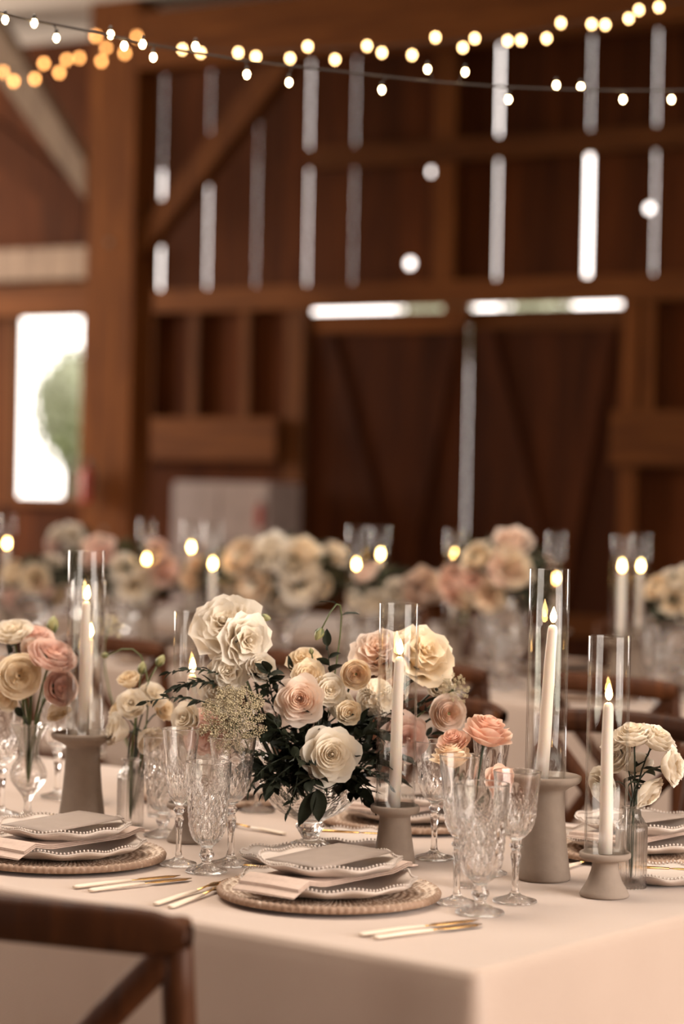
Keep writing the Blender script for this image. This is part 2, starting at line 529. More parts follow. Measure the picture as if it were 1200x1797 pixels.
def plank(s0, s1, z0, z1, m='barn_board'):
    hs = [(h, d) for h, d in holes if s0 < h[0] < s1 and z0 < h[1] < z1]
    b = MB()
    if not hs:
        b.box(s0, s1, 0, PT, z0, z1)
    else:
        (hc, hz), d = hs[0]; r = d / 2
        a0, a1 = max(s0 + .004, hc - r), min(s1 - .004, hc + r)
        if a1 - a0 < d: a0, a1 = (a0, a0 + d) if a0 + d < s1 else (a1 - d, a1)
        n = 12; ring = [((a0 + a1) / 2 + r * math.cos(2 * PI * k / n), hz + r * math.sin(2 * PI * k / n)) for k in range(n)]
        b.box(s0, s1, 0, PT, z0, hz - r); b.box(s0, s1, 0, PT, hz + r, z1)
        b.box(s0, a0, 0, PT, hz - r, hz + r); b.box(a1, s1, 0, PT, hz - r, hz + r)
        for qx, qz, i0 in ((a1, hz + r, 0), (a0, hz + r, 3), (a0, hz - r, 6), (a1, hz - r, 9)):
            b.prism([(qx, qz)] + [ring[(i0 + k) % n] for k in (3, 2, 1, 0)], 0, PT)
    link('plank', b, m, wb)
for i in range(len(edges) - 1):
    (s0, a0, b0), (s1, a1, b1) = edges[i], edges[i + 1]
    sm = (s0 + s1) / 2 + rnd.uniform(-.04, .04)
    for lo, hi, g0, g1 in ((Z_G2, EAVE + .1, a0, a1), (Z_G1, Z_G2, b0, b1)):
        plank(s0 + g0 / 2, sm - .0003, lo, hi); plank(sm + .0003, s1 - g1 / 2, lo, hi)
    # below the girt: closed boards, with the doorway and the window left open
    for p, q in ((s0, sm), (sm, s1)):
        p += .0004; q -= .0004
        segs = [(p, q)]
        ns = []
        for (a, b) in segs:                                   # doorway
            if b <= D0 or a >= D1: ns.append((a, b))
            else:
                if a < D0: ns.append((a, D0))
                if b > D1: ns.append((D1, b))
        for a, b in ns:
            if b - a < .02: continue
            if b <= WIN_S0 or a >= WIN_S1: plank(a, b, 0, Z_G1)
            else:
                if a < WIN_S0: plank(a, WIN_S0, 0, Z_G1)
                if b > WIN_S1: plank(WIN_S1, b, 0, Z_G1)
                c0, c1 = max(a, WIN_S0), min(b, WIN_S1)
                plank(c0, c1, 0, WIN_Z0)
                if Z_G1 > WIN_Z1 + .01: plank(c0, c1, WIN_Z1, Z_G1)
# strip of board between the door gap and the girt
plank(D0, D1, Z_DT + 0.05, Z_G1)
sd0, sd1 = on_wall(790, 545)[0], on_wall(833, 545)[0]
link('stud', MB().box(sd0, sd1, -.13, -.055, Z_DT - .12, Z_G1 - .1), 'barn_timber', wb)
# girts and rails on the inside of the boards
def girt(s0, s1, z0, z1, depth=0.14, m='barn_timber_flat', y0=0.0):
    return link('girt', MB().box(s0, s1, -depth - y0, -y0, z0, z1), m, wb)
girt(S_LEFT, S_RIGHT, Z_G1 - .09, Z_G1 + .10)
girt(on_wall(556, 265)[0], S_RIGHT, Z_G2 - .085, Z_G2 + .085)
zr0, zr1 = on_wall(370, 808)[1], on_wall(370, 735)[1]
girt(on_wall(250, 770)[0], on_wall(505, 770)[0], zr0, zr1, 0.2)
zq0, zq1 = on_wall(1150, 818)[1], on_wall(1150, 722)[1]
girt(on_wall(1088, 770)[0], S_RIGHT, zq0, zq1, 0.2)
girt(S_LEFT, on_wall(225, 500)[0], on_wall(100, 494)[1], on_wall(100, 440)[1], 0.22, 'lit_grey_timber')  # window light on this girt is put into its grey tone
girt(S_LEFT, on_wall(225, 500)[0], on_wall(100, 552)[1], on_wall(100, 500)[1], 0.12)
# vertical studs
for x, y, w, z0, z1 in ((272, 650, .10, zr1, Z_G1 - .09), (350, 650, .09, zr1, Z_G1 - .09), (440, 650, .09, zr1, Z_G1 - .09), (525, 720, .17, 0, Z_G1 - .09), (1112, 700, .14, 0, Z_G1 - .09), (1146, 640, .10, zq1, Z_G1 - .09),
                        (790, 250, .2, Z_G1 + .1, EAVE), (215, 300, .22, 0, EAVE)):
    c = on_wall(x, y)[0]
    link('stud', MB().box(c - w / 2, c + w / 2, -.10, 0, z0, z1), 'barn_timber', wb)

# double barn door
def door_leaf(name, s0, s1, flip):
    r = struct(name, W0, WALL_A)
    n = 7; w = (s1 - s0) / n
    for i in range(n):
        link('board', MB().box(s0 + i * w + .001, s0 + (i + 1) * w - .001, -.02, .01, .03, Z_DT - rnd.uniform(0, .012)), 'door_board', r)
    for z in (.3, Z_DT - .16):
        link('rail', MB().box(s0 + .02, s1 - .02, -.055, -.021, z, z + .16), 'barn_timber_flat', r)
    c = s0 + (s1 - s0) * .6; zt = Z_DT - .16; wd = .075
    for a in (s0 + .14, s1 - .14):
        link('brace', MB().prism([(a - wd, zt), (a + wd, zt), (c + wd, .46), (c - wd, .46)], -.05, -.021), 'door_board', r)
    return r
door_leaf('door_1', D0 + .01, DM - .009, 1)
door_leaf('door_2', DM + .008, D1 - .01, -1)

# window with two panes
win = struct('window_1', W0, WALL_A)
for a in ((WIN_S0 - .05, WIN_S0 + .03, WIN_Z0 - .05, WIN_Z1 + .05), (WIN_S1 - .03, WIN_S1 + .05, WIN_Z0 - .05, WIN_Z1 + .05),
          (WIN_S0 + .03, WIN_S1 - .03, WIN_Z0 - .05, WIN_Z0 + .03), (WIN_S0 + .03, WIN_S1 - .03, WIN_Z1 - .03, WIN_Z1 + .05)):
    link('window_frame', MB().box(a[0], a[1], -.06, .05, a[2], a[3]), 'barn_timber', win)
wm = WIN_S0 + (WIN_S1 - WIN_S0) * .4
link('pane', MB().box(WIN_S0 + .03, wm, .02, .025, WIN_Z0 + .03, WIN_Z1 - .03), 'window_pane', win)
link('pane', MB().box(wm, WIN_S1 - .03, .03, .035, WIN_Z0 + .03, WIN_Z1 - .03), 'window_pane', win)
w2 = struct('window_2', W0, WALL_A)
e0 = on_wall(5, 700)[0]
link('window_frame', MB().box(e0, e0 + .05, -.06, .05, WIN_Z0 - .05, WIN_Z1 + .05), 'barn_timber', w2)

# timber frame standing a little in front of the back wall
def frame_piece(name, label, cat, pts, off, th, m):
    # pts: pixel corners taken to the plane 'off' in front of the wall
    q = [on_wall(u, v, off) for u, v in pts]
    q = [(max(a, sB + .004) if min(p[0] for p in pts) > 190 else min(a, sA - .004), z) for a, z in q]
    o = link(name, MB().prism(q, off, off + th), m, loc=W0, rot=(0, 0, WALL_A))
    return tag(o, label, cat)
OFF = -1.2
sA = on_wall(150, 500, OFF)[0]; sB = on_wall(232, 500, OFF)[0]
post = thing('timber_post', 'thick square timber post between the bright window and the barn doors', 'post', barn((sA + sB) / 2, OFF, 0), WALL_A)
hw = (sB - sA) / 2
link('shaft', MB().box(-hw, hw, 0, .3, 0, EAVE), 'barn_timber', post)
for zz in (1.0, 3.3):
    link('peg', MB().box(-.02, .02, -.012, 0, zz, zz + .04), 'lit_grey_timber', post)
frame_piece('tie_beam', 'heavy horizontal timber beam under the pale roof above the string lights', 'beam', [(236, 122), (1450, 8), (1450, -110), (236, 22)], OFF, .3, 'barn_timber_flat')
frame_piece('knee_brace', 'orange-brown diagonal timber brace rising right from the post', 'brace', [(237, 458), (237, 405), (455, 116), (512, 112)], OFF + .06, .16, 'barn_timber')
frame_piece('knee_brace', 'window-lit pale grey diagonal timber brace rising left from the post above the window', 'brace', [(149, 285), (149, 350), (-60, 60), (-60, -50)], OFF + .06, .16, 'lit_grey_timber')  # pale colour holds the window light falling on this brace
frame_piece('knee_brace', 'dark diagonal strip standing for shade left of the post, under the pale brace', 'brace', [(149, 335), (149, 410), (-60, 250), (-60, 170)], OFF + .5, .12, 'barn_board')  # not a real brace: dark strip added where there is only shade

# cupboard, fire extinguishers
c0 = on_wall(303, 900, -.7)[0]; c1 = on_wall(470, 900, -.7)[0]; zt = on_wall(390, 846, -.7)[1]
cab = thing('white_cabinet', 'white two-door cabinet standing against the back wall left of the barn doors', 'cabinet', barn((c0 + c1) / 2, -.7, 0), WALL_A)
cw = (c1 - c0) / 2
link('body', MB().box(-cw, cw, .02, .5, 0, zt), 'painted_white', cab)
for sgn in (-1, 1):
    d = link('door', MB().box(min(sgn * .012, sgn * cw), max(sgn * .012, sgn * cw), -.005, .02, .06, zt - .02), 'painted_white', cab)
    link('handle', MB().tube([(sgn * .04, -.01, .8), (sgn * .04, -.03, .82), (sgn * .04, -.03, .98), (sgn * .04, -.01, 1.0)], .008), 'steel', d)
def extinguisher(label, u, v, off, sc):
    s_, z_ = on_wall(u, v, off)
    t = thing('fire_extinguisher', label, 'extinguisher', barn(s_, off, z_ - .2 * sc), WALL_A)
    t.scale = (sc,) * 3
    link('cylinder', MB().lathe([(0, 0), (.062, .004), (.065, .03), (.065, .30), (.055, .345), (.025, .37), (.022, .39), (0, .39)], 20), 'red_paint', t)
    link('handle', MB().tube([(0, 0, .38), (0, 0, .43), (.03, -.02, .45), (.09, -.04, .44)], .014), 'black_plastic', t)
    link('hose', MB().tube(bez((.02, 0, .41), (.14, 0, .40), (.085, -.02, .12), 8), .011), 'black_plastic', t)
    link('bracket', MB().box(-.03, .03, .05, .08, .05, .3), 'black_plastic', t)
extinguisher('red fire extinguisher hanging on the timber post right beside the window', 152, 850, OFF - .09, .75)
extinguisher('dark red fire extinguisher on the wall at the right edge of the white cabinet', 456, 905, -.82, .5)

# trees outside, seen through the window and the gaps
def leaf_quads(n, R, size, seed, squash=(1, 1, 1)):
    r = random.Random(seed); b = MB()
    for _ in range(n):
        d = Vector((r.gauss(0, 1), r.gauss(0, 1), r.gauss(0, 1))).normalized() * (R * r.uniform(.45, 1) ** .6)
        d = Vector((d.x * squash[0], d.y * squash[1], d.z * squash[2]))
        a = Vector((r.gauss(0, 1), r.gauss(0, 1), r.gauss(0, 1))).normalized(); c = a.orthogonal().normalized()
        s1 = size * r.uniform(.7, 1.3); i = len(b.v)
        b.v += [tuple(d - a * s1), tuple(d + c * s1 * .4), tuple(d + a * s1), tuple(d - c * s1 * .4)]
        b.face([i, i + 1, i + 2, i + 3])
    return b
crown = leaf_quads(1400, 1.0, .09, 3)
crown.lathe([(0, -.78), (.45, -.62), (.72, -.2), (.74, .2), (.5, .6), (0, .8)], 14, lambda r, z, ph, i: (r * (1 + .08 * math.sin(ph * 3 + i)), z))
crown_me = crown.mesh('crown')
for lab, (u_, v_), k_, r_ in (('green leafy tree seen through the right part of the window', (122, 700), 4.2, .42), ('green tree outside beyond the left barn door', (768, 566), 6, .5),
                             ('green tree outside beyond the right barn door', (945, 572), 12, .62)):
    s_, z_ = on_wall(u_, v_, k_)
    t = thing('tree', lab, 'tree', barn(s_, k_, -.1), WALL_A)
    link('trunk', MB().tube([(0, 0, 0), (.05, 0, z_ * .5), (0, .05, z_)], [.14, .11, .06]), 'bark', t)
    tag(link('crown', crown_me, 'tree_leaf', t, loc=(0, 0, z_), scale=(r_, r_, r_ * (1.7 if k_ < 5 else 1))), kind='stuff')

# ================================================================== CHAIRS
def make_chair():
    t = thing('cross_back_chair', '', 'chair')
    # local: origin on floor under the seat middle, back at -y, sitter faces +y
    seat = MB()
    n = 28
    out = []
    for k in range(n):
        a = 2 * PI * k / n; c, s = math.cos(a), math.sin(a)
        sx = .205 * math.copysign(abs(c) ** .6, c); sy = .2 * math.copysign(abs(s) ** .6, s)
        out.append((sx * (1 + .08 * (s > 0) * abs(s)), sy))
    for z, k in ((.425, .95), (.43, 1), (.452, 1), (.46, .96)):
        seat.v += [(x * k, y * k, z) for x, y in out]
    for r in range(3):
        for k in range(n):
            k2 = (k + 1) % n
            seat.face([r * n + k, r * n + k2, (r + 1) * n + k2, (r + 1) * n + k])
    seat.face(list(reversed(range(n)))); seat.face([3 * n + k for k in range(n)])
    link('seat', seat, 'chair_wood', t)
    for sx in (-1, 1):
        link('leg', MB().tube([(sx * .19, .19, 0), (sx * .175, .165, .43)], [.015, .019], 10), 'chair_wood', t)
        p = [(sx * .19, -.24, 0), (sx * .185, -.20, .25), (sx * .18, -.185, .45), (sx * .185, -.20, .62), (sx * .19, -.235, .80), (sx * .192, -.25, .885)]
        link('back_post', MB().tube(p, [.016, .019, .021, .020, .019, .018], 10), 'chair_wood', t)
    # top rail: curved board
    def rail(u, v):
        a = 2 * PI * v
        x = (u - .5) * .43; bow = -.035 * (1 - (2 * u - 1) ** 2)
        yy = .0125 * math.cos(a); zz = .0265 * math.copysign(abs(math.sin(a)) ** .6, math.sin(a))
        end = min(1, 8 * min(u, 1 - u) + .25) ** .5
        return (x, -.258 + bow + yy - .006, .872 + zz * end + .008 * (1 - (2 * u - 1) ** 2))
    link('top_rail', MB().grid(rail, 25, 13), 'chair_wood', t)
    for sx in (-1, 1):
        p = bez((sx * .187, -.238 - .012 * (sx > 0), .85), (sx * .02, -.262, .66 + .02), (-sx * .165, -.205, .475), 14)
        link('cross_brace', MB().tube(p, .0165, 10, sq=(1.15, .6)), 'chair_wood', t)
        link('bolt', MB().tube([(sx * .187, -.262, .865), (sx * .187, -.278, .865)], .006, 10), 'black_plastic', t)
    for y in (-.19, .17):
        link('stretcher', MB().tube([(-.182, y, .2), (.182, y, .2)], .010, 8), 'chair_wood', t)
    for sx in (-1, 1):
        link('stretcher', MB().tube([(sx * .185, -.21, .24), (sx * .183, .178, .24)], .010, 8), 'chair_wood', t)
    return t
chair0 = make_chair()
_first = [True]
def place_chair(loc, rz, label, group):
    o = chair0 if _first[0] else copy_tree(chair0)
    _first[0] = False
    o.location = (loc[0], loc[1], 0); o.rotation_euler = (0, 0, rz)
    tag(o, label, 'chair', group)
    return o

# ================================================================== TABLES
TW, TL = 1.22, 2.44
def make_table(name, label, p_corner, rz, wid, leng, cloth_label, groupt=None, seed=1):
    # local x runs along the long side (corner at x=0, table extends to -x), local y across
    t = thing(name, label, 'table', (p_corner.x, p_corner.y, 0), rz)
    link('table_top', MB().box(-leng + .01, -.01, .01, wid - .01, TABLE_Z - .035, TABLE_Z - .006), 'dark_wood_table', t)
    for x in (-leng + .15, -.15):
        for y in (.15, wid - .15):
            link('leg', MB().tube([(x, y, 0), (x, y, TABLE_Z - .035)], .022, 8), 'dark_wood_table', t)
    # cloth
    r = random.Random(seed)
    b = MB()
    per = []
    rc = .018
    def corner(cx, cy, a0):
        return [(cx + rc * math.cos(a0 + PI / 2 * k / 5), cy + rc * math.sin(a0 + PI / 2 * k / 5)) for k in range(6)]
    def side(p, q, n):
        return [(p[0] + (q[0] - p[0]) * k / n, p[1] + (q[1] - p[1]) * k / n) for k in range(1, n)]
    c1 = corner(-rc, rc, -PI / 2); c2 = corner(-rc, wid - rc, 0); c3 = corner(-leng + rc, wid - rc, PI / 2); c4 = corner(-leng + rc, rc, PI)
    for c, nx, n in ((c1, c2, 60), (c2, c3, 110), (c3, c4, 60), (c4, c1, 200)):
        per += c + side(c[-1], nx[0], n)
    N = len(per)
    cx, cyy = -leng / 2, wid / 2
    ph = [r.uniform(0, 6.28) for _ in range(6)]
    arc = [0.0]
    for i in range(1, N):
        arc.append(arc[-1] + math.hypot(per[i][0] - per[i - 1][0], per[i][1] - per[i - 1][1]))
    rows = []
    def outward(i):
        x, y = per[i]
        nx = (x - (-rc)) if x > -rc else ((x + leng - rc) if x < -leng + rc else 0)
        ny = (y - rc) if y < rc else ((y - wid + rc) if y > wid - rc else 0)
        v = Vector((nx, ny)); return v.normalized() if v.length > 1e-6 else Vector((0, 0))
    drop = [(-.014, 0), (-.009, -.0005), (-.004, -.002), (.001, -.007), (.003, -.016), (.005, -.04), (.008, -.08), (.012, -.14), (.016, -.22), (.02, -.32), (.024, -.45), (.028, -.6), (.03, -.738)]
    for off, dz in drop:
        row = []
        for i in range(N):
            x, y = per[i]; o = outward(i)
            cornerness = 1.0 if (abs(o.x) > .02 and abs(o.y) > .02) else 0.0
            near = min(math.hypot(x - a, y - bb) for a in (0, -leng) for bb in (0, wid))
            f = max(0.0, -dz / .74)
            wave = (math.sin(arc[i] * 9 + ph[0]) * .010 + math.sin(arc[i] * 17 + ph[1]) * .006 + math.sin(arc[i] * 4.1 + ph[2]) * .012) * min(1, f * 1.6)
            flare = .03 * math.exp(-(near / .06) ** 2) * min(1, f * 2.2) - .02 * math.exp(-((near - .13) / .05) ** 2) * min(1, f * 2.2)
            if y < rc and seed == 1:
                wave += sum(a_ * math.exp(-((x - c_ - .12 * dz * s_) / .012) ** 2) for c_, a_, s_ in ((-.63, .004, .1), (-.79, .0035, -.2), (-1.02, .004, .15), (-.30, .003, 0))) * min(1, f * 4)
            px = x + o.x * (off + wave + flare); py = y + o.y * (off + wave + flare)
            b.v.append((px, py, TABLE_Z + dz)); row.append(len(b.v) - 1)
        rows.append(row)
    for j in range(len(rows) - 1):
        for i in range(N):
            k = (i + 1) % N
            b.face([rows[j + 1][i], rows[j + 1][k], rows[j][k], rows[j][i]])
    b.face(rows[0])
    cl = link('tablecloth', b, 'linen_cloth', None, loc=(p_corner.x, p_corner.y, 0), rot=(0, 0, rz))
    tag(cl, cloth_label, 'tablecloth')
    return t
make_table('banquet_table', 'long dining table in the foreground, hidden under its cloth', CORNER, TAB_RZ, TW, TL, 'blush linen cloth draped over the long table in the foreground')

# middle table behind, parallel to the first
P2 = Vector((1.85, 5.72, 0))
make_table('banquet_table', 'long dining table in the blurred middle ground, hidden under its cloth', P2, TAB_RZ, TW, 4.6, 'pale cloth draped over the blurred long table in the middle ground', seed=4)
def tab2(t, e, z=TABLE_Z):
    p = P2 + E1 * t + E2 * e
    return Vector((p.x, p.y, z))
P3 = Vector((0.2, 9.6, 0))
make_table('banquet_table', 'farthest dining table near the window, hidden under its cloth', P3, TAB_RZ, TW, 4.0, 'pale cloth draped over the farthest table near the window', seed=9)
def tab3(t, e, z=TABLE_Z):
    p = P3 + E1 * t + E2 * e
    return Vector((p.x, p.y, z))

# chairs
ORD = ('first', 'second', 'third', 'fourth', 'fifth', 'sixth', 'seventh', 'eighth')
CHR = math.atan2(E2.y, E2.x) - PI / 2     # sitter faces +E2
fc = Vector((-.365, 2.545, 0))             # middle of the front chair's top rail
rz0 = math.atan2(-.075, .19)
off = Matrix.Rotation(rz0, 3, 'Z') @ Vector((0, -.285, 0))
place_chair(fc - off, rz0, 'dark wooden cross-back chair in the bottom left foreground, close to the camera', 'cross-back chairs')
for i, t in enumerate((.36, .86, 1.38)):
    place_chair(tab(t, TW + .29), CHR + PI, ('dark cross-back chair behind the bottle vase at the far side of the front table',
                'dark cross-back chair at the far side of the front table, behind the tallest candle',
                'dark cross-back chair at the far side of the front table, behind the left flowers')[i], 'cross-back chairs')
for i, t in enumerate((.45, 1.03, 1.62, 2.2, 2.8, 3.4)):
    place_chair(tab2(t, -.30), CHR, ORD[i] + ' dark chair from the right along the near side of the middle table', 'chairs along the near side of the middle table')
for i, t in enumerate((.5, 1.1, 1.7, 2.3, 2.9, 3.5)):
    place_chair(tab2(t, TW + .30), CHR + PI, ORD[i] + ' dark chair from the right along the far side of the middle table', 'chairs along the far side of the middle table')

# ================================================================== GLASSWARE
def glass_profile(out_pts, in_pts, steps=4):
    def sm(pts):
        res = []
        for i in range(len(pts) - 1):
            p0 = Vector(pts[max(i - 1, 0)]); p1 = Vector(pts[i]); p2 = Vector(pts[i + 1]); p3 = Vector(pts[min(i + 2, len(pts) - 1)])
            for k in range(steps):
                t = k / steps
                q = .5 * ((2 * p1) + (p2 - p0) * t + (2 * p0 - 5 * p1 + 4 * p2 - p3) * t * t + (3 * p1 - p0 - 3 * p2 + p3) * t ** 3)
                res.append((max(q.x, 0.0), q.y))
        res.append(tuple(pts[-1])); return res
    (ra, za), (rb, zb) = out_pts[-1], in_pts[0]
    h = (ra - rb) / 2
    o = sm(out_pts)[:-1] + [(ra, za - h * 1.4), (ra - h * .12, za - h * .5), (ra - h * .5, za - h * .1)]
    q = sm(in_pts)
    return [(0, out_pts[0][1])] + o + [(ra - h, za + .0), (rb + h * .5, zb - h * .1), (rb + h * .12, zb - h * .5), (rb, zb - h * 1.4)] + q[1:] + [(0, in_pts[-1][1])], len(o)
def cut_glass(kind, seg=96, lod=7):
    if kind == 'goblet':
        o = [(.031, 0), (.0325, .0015), (.030, .004), (.018, .008), (.009, .013), (.0075, .018), (.0115, .026), (.0085, .035), (.010, .040), (.021, .050), (.0275, .066), (.030, .088), (.0325, .115), (.0345, .142), (.0355, .170)]
        i = [(.0338, .170), (.0325, .142), (.0302, .115), (.0275, .088), (.0245, .067), (.017, .053), (.004, .047)]
        z0, z1, zf = .046, .136, .155
    elif kind == 'wine':
        o = [(.031, 0), (.0325, .0015), (.030, .004), (.016, .008), (.0065, .015), (.0048, .030), (.0052, .050), (.0075, .068), (.0055, .075), (.0095, .082), (.006, .089), (.012, .094), (.022, .105), (.0275, .122), (.0300, .145), (.0325, .168), (.0350, .190)]
        i = [(.0336, .190), (.0308, .168), (.0280, .145), (.0250, .123), (.0185, .107), (.004, .099)]
        z0, z1, zf = .097, .148, .172
    else:
        o = [(.0275, 0), (.0290, .0015), (.027, .004), (.014, .008), (.006, .015), (.0045, .030), (.0050, .055), (.0072, .072), (.005, .079), (.0092, .086), (.0055, .093), (.0085, .097), (.0160, .108), (.0200, .125), (.0230, .150), (.0262, .182), (.0292, .214)]
        i = [(.0280, .214), (.0247, .182), (.0213, .150), (.0178, .125), (.0130, .110), (.003, .102)]
        z0, z1, zf = .100, .158, .190
    prof, no = glass_profile(o, i, lod)
    dpt = .0017
    def fn(r, z, ph, idx):
        if idx <= no and r > .006:
            if z0 < z < z1:
                w = min(1, (z - z0) / .012, (z1 - z) / .02)
                s1 = abs(math.sin(ph * 8 + z * 150)); s2 = abs(math.sin(ph * 8 - z * 150))
                r -= dpt * w * (1.6 - s1 - s2 + .5 * abs(math.sin(ph * 16)))
            elif z1 <= z < zf:
                w = min(1, (zf - z) / .012, (z - z1) / .006)
                r -= .0007 * w * abs(math.sin(ph * 5)) ** 2
            elif z < .012 and r > .012:
                z += .0006 * math.sin(ph * 12) * (1 if z > .002 else 0)
        return r, z
    zs = [p[1] for p in prof]
    return MB().lathe(prof, seg, fn, lambda k: (k < no and z0 < zs[k] < z1))
GL = {k: cut_glass(k).mesh(k) for k in ('goblet', 'wine', 'flute')}
GLF = {k: cut_glass(k, 20, 1).mesh(k + '_far') for k in ('goblet', 'wine', 'flute')}
NAMES = {'goblet': 'water_goblet', 'wine': 'wine_glass', 'flute': 'champagne_flute'}
CATS = {'goblet': 'goblet', 'wine': 'wine glass', 'flute': 'flute'}
def put_glass(kind, p, label, group=None, far=False, sc=1.0):
    o = link(NAMES[kind], (GLF if far else GL)[kind], 'crystal', None, loc=(p[0], p[1], TABLE_Z + .0008), rot=(0, 0, rnd.uniform(0, 6)), scale=sc * 1.04)
    return tag(o, label, CATS[kind], group)
put_glass('flute', on_z(313, 1519), 'tall cut-crystal flute at the left of the trio by the left place setting')
put_glass('goblet', on_z(362, 1531), 'wide cut-crystal water goblet at the front of the trio by the left place setting')
put_glass('wine', on_z(404, 1519), 'cut-crystal wine glass at the right of the left trio, under the lace flower', None, False, 1.06)
put_glass('flute', on_z(801, 1587), 'tall cut-crystal flute at the left of the trio by the front place setting')
put_glass('goblet', on_z(842, 1604), 'wide cut-crystal water goblet at the front of the trio by the front place setting', None, False, 1.08)
put_glass('wine', on_z(903, 1584), 'cut-crystal wine glass at the right of the front trio, before the tallest candle holder')
put_glass('wine', on_z(761, 1508), 'cut-crystal wine glass behind the front candle, beside the blush rose')
put_glass('flute', on_z(857, 1535), 'cut-crystal flute behind the peach rose, mostly hidden')
put_glass('wine', on_z(2, 1432), 'cut-crystal wine glass at the left edge of the photo')
put_glass('goblet', on_z(285, 1468), 'cut-crystal goblet half hidden behind the left flute')
put_glass('wine', on_z(100, 1400), 'blurred crystal glass behind the left tall candle holder')
put_glass('wine', on_z(452, 1425), 'crystal wine glass half hidden behind the left side of the compote')

# compote bowl
cp = on_z(543, 1497)
def compote():
    t = thing('crystal_compote', 'footed cut-crystal compote bowl holding the central flowers', 'bowl', (cp.x, cp.y, TABLE_Z + .0008))
    o = [(.043, 0), (.0455, .003), (.042, .008), (.030, .016), (.017, .022), (.0135, .028), (.019, .037), (.0235, .045), (.020, .052), (.030, .058), (.056, .072), (.074, .090), (.083, .106), (.088, .122)]
    i = [(.085, .123), (.079, .106), (.069, .091), (.051, .076), (.024, .064), (.004, .061)]
    prof, no = glass_profile(o, i, 3)
    def fn(r, z, ph, idx):
        if idx <= no:
            if .056 < z < .112:
                w = min(1, (z - .056) / .015, (.112 - z) / .012)
                r -= .0022 * w * (1.5 - abs(math.sin(ph * 7 + z * 60)) - abs(math.sin(ph * 7 - z * 60)))
            elif z < .02 and r > .02:
                r += .0022 * math.cos(ph * 10); z += .0012 * math.cos(ph * 10) * (z > .002)
            elif .028 < z < .052:
                r += .0012 * math.cos(ph * 8)
        if z >= .106: z += .004 * math.cos(ph * 12) * (z - .106) / .016
        return r, z
    zs = [p[1] for p in prof]
    link('bowl', MB().lathe(prof, 84, fn, lambda k: (k < no and .056 < zs[k] < .112)), 'crystal', t)
compote()

# ribbed bottle vases
def bottle_mesh():
    o = [(.021, 0), (.0235, .0015), (.0238, .006), (.0238, .088), (.0225, .096), (.0165, .106), (.0142, .110), (.0142, .118), (.0172, .121), (.0172, .124)]
    i = [(.0145, .1245), (.0125, .118), (.0125, .110), (.0150, .104), (.0208, .094), (.0218, .086), (.0218, .009), (.018, .006)]
    prof, no = glass_profile(o, i, 3)
    def fn(r, z, ph, idx):
        if idx < no and .004 < z < .098: r += .0007 * math.cos(ph * 26)
        return r, z
    return MB().lathe(prof, 104, fn).mesh('bottle_vase')
BV = bottle_mesh()
def put_bottle(p, label, sc=1.0):
    return tag(link('bud_vase', BV, 'bottle_glass', None, loc=(p[0], p[1], TABLE_Z + .0008), scale=sc), label, 'vase', 'ribbed bottle vases')
V_RIGHT = on_z(1106, 1557); put_bottle(V_RIGHT, 'ribbed glass bottle vase with white carnations at the right, beside the short holder', 1.03)
V_LEFT = on_z(228, 1452); put_bottle(V_LEFT, 'ribbed glass bottle vase of white lisianthus behind the left place setting')
V_ROSE = on_z(822, 1556); put_bottle(V_ROSE, 'small ribbed glass vase of peach roses hidden behind the front glasses')
V_BACK = on_z(280, 1432); put_bottle(V_BACK, 'blurred ribbed vase behind the left flute, holding thin stems')
V_FOOT = on_z(48, 1441)
fv = thing('footed_vase', 'footed clear glass trumpet vase of pink ranunculus at the left edge', 'vase', (V_FOOT.x, V_FOOT.y, TABLE_Z + .0008))
prof, no = glass_profile([(.03, 0), (.031, .002), (.026, .006), (.010, .014), (.0065, .03), (.0085, .042), (.018, .055), (.031, .072), (.034, .088), (.028, .104), (.020, .118), (.0185, .132), (.023, .152), (.036, .178)],
                         [(.0345, .1785), (.0212, .152), (.0168, .132), (.0183, .118), (.026, .104), (.0315, .088), (.0285, .073), (.015, .059), (.003, .052)], 3)
link('body', MB().lathe(prof, 48), 'bottle_glass', fv)

# ================================================================== CANDLES
HOLD = {
 'tall': ([(0, 0), (.042, 0), (.0435, .004), (.041, .02), (.036, .06), (.0325, .10), (.031, .135), (.0315, .142), (.040, .148), (.055, .155), (.058, .160), (.0575, .165), (.054, .1665), (.050, .163), (.036, .160), (0, .160)], .160),
 'medium': ([(0, 0), (.0335, 0), (.035, .003), (.0335, .015), (.029, .045), (.026, .07), (.0255, .08), (.027, .083), (.038, .087), (.0405, .091), (.0405, .097), (.0385, .0995), (.036, .097), (.034, .095), (0, .095)], .095),
 'small': ([(0, 0), (.037, 0), (.0385, .003), (.036, .008), (.0265, .024), (.021, .040), (.0195, .05), (.0215, .053), (.036, .057), (.0395, .060), (.0395, .066), (.0375, .068), (.035, .066), (.0335, .064), (0, .064)], .064)}
HM = {k: MB().lathe(p, 48).mesh('candle_holder_' + k) for k, (p, z) in HOLD.items()}
HUR = {}
def hurricane_mesh(h):
    k = round(h, 3)
    if k not in HUR:
        ro, ri = .0325, .0303
        prof = [(ri, 0), (ro, 0), (ro, h * .33), (ro, h * .66), (ro, h - .001), (ro - .0005, h), (ri + .0005, h), (ri, h - .001), (ri, h * .66), (ri, h * .33)]
        HUR[k] = MB().lathe(prof, 56, close=True).mesh('hurricane')
    return HUR[k]
FLAME = MB().lathe([(0, 0), (.0026, .001), (.0050, .005), (.0056, .009), (.0047, .014), (.0029, .019), (.0012, .0235), (0, .026)], 16).mesh('flame')
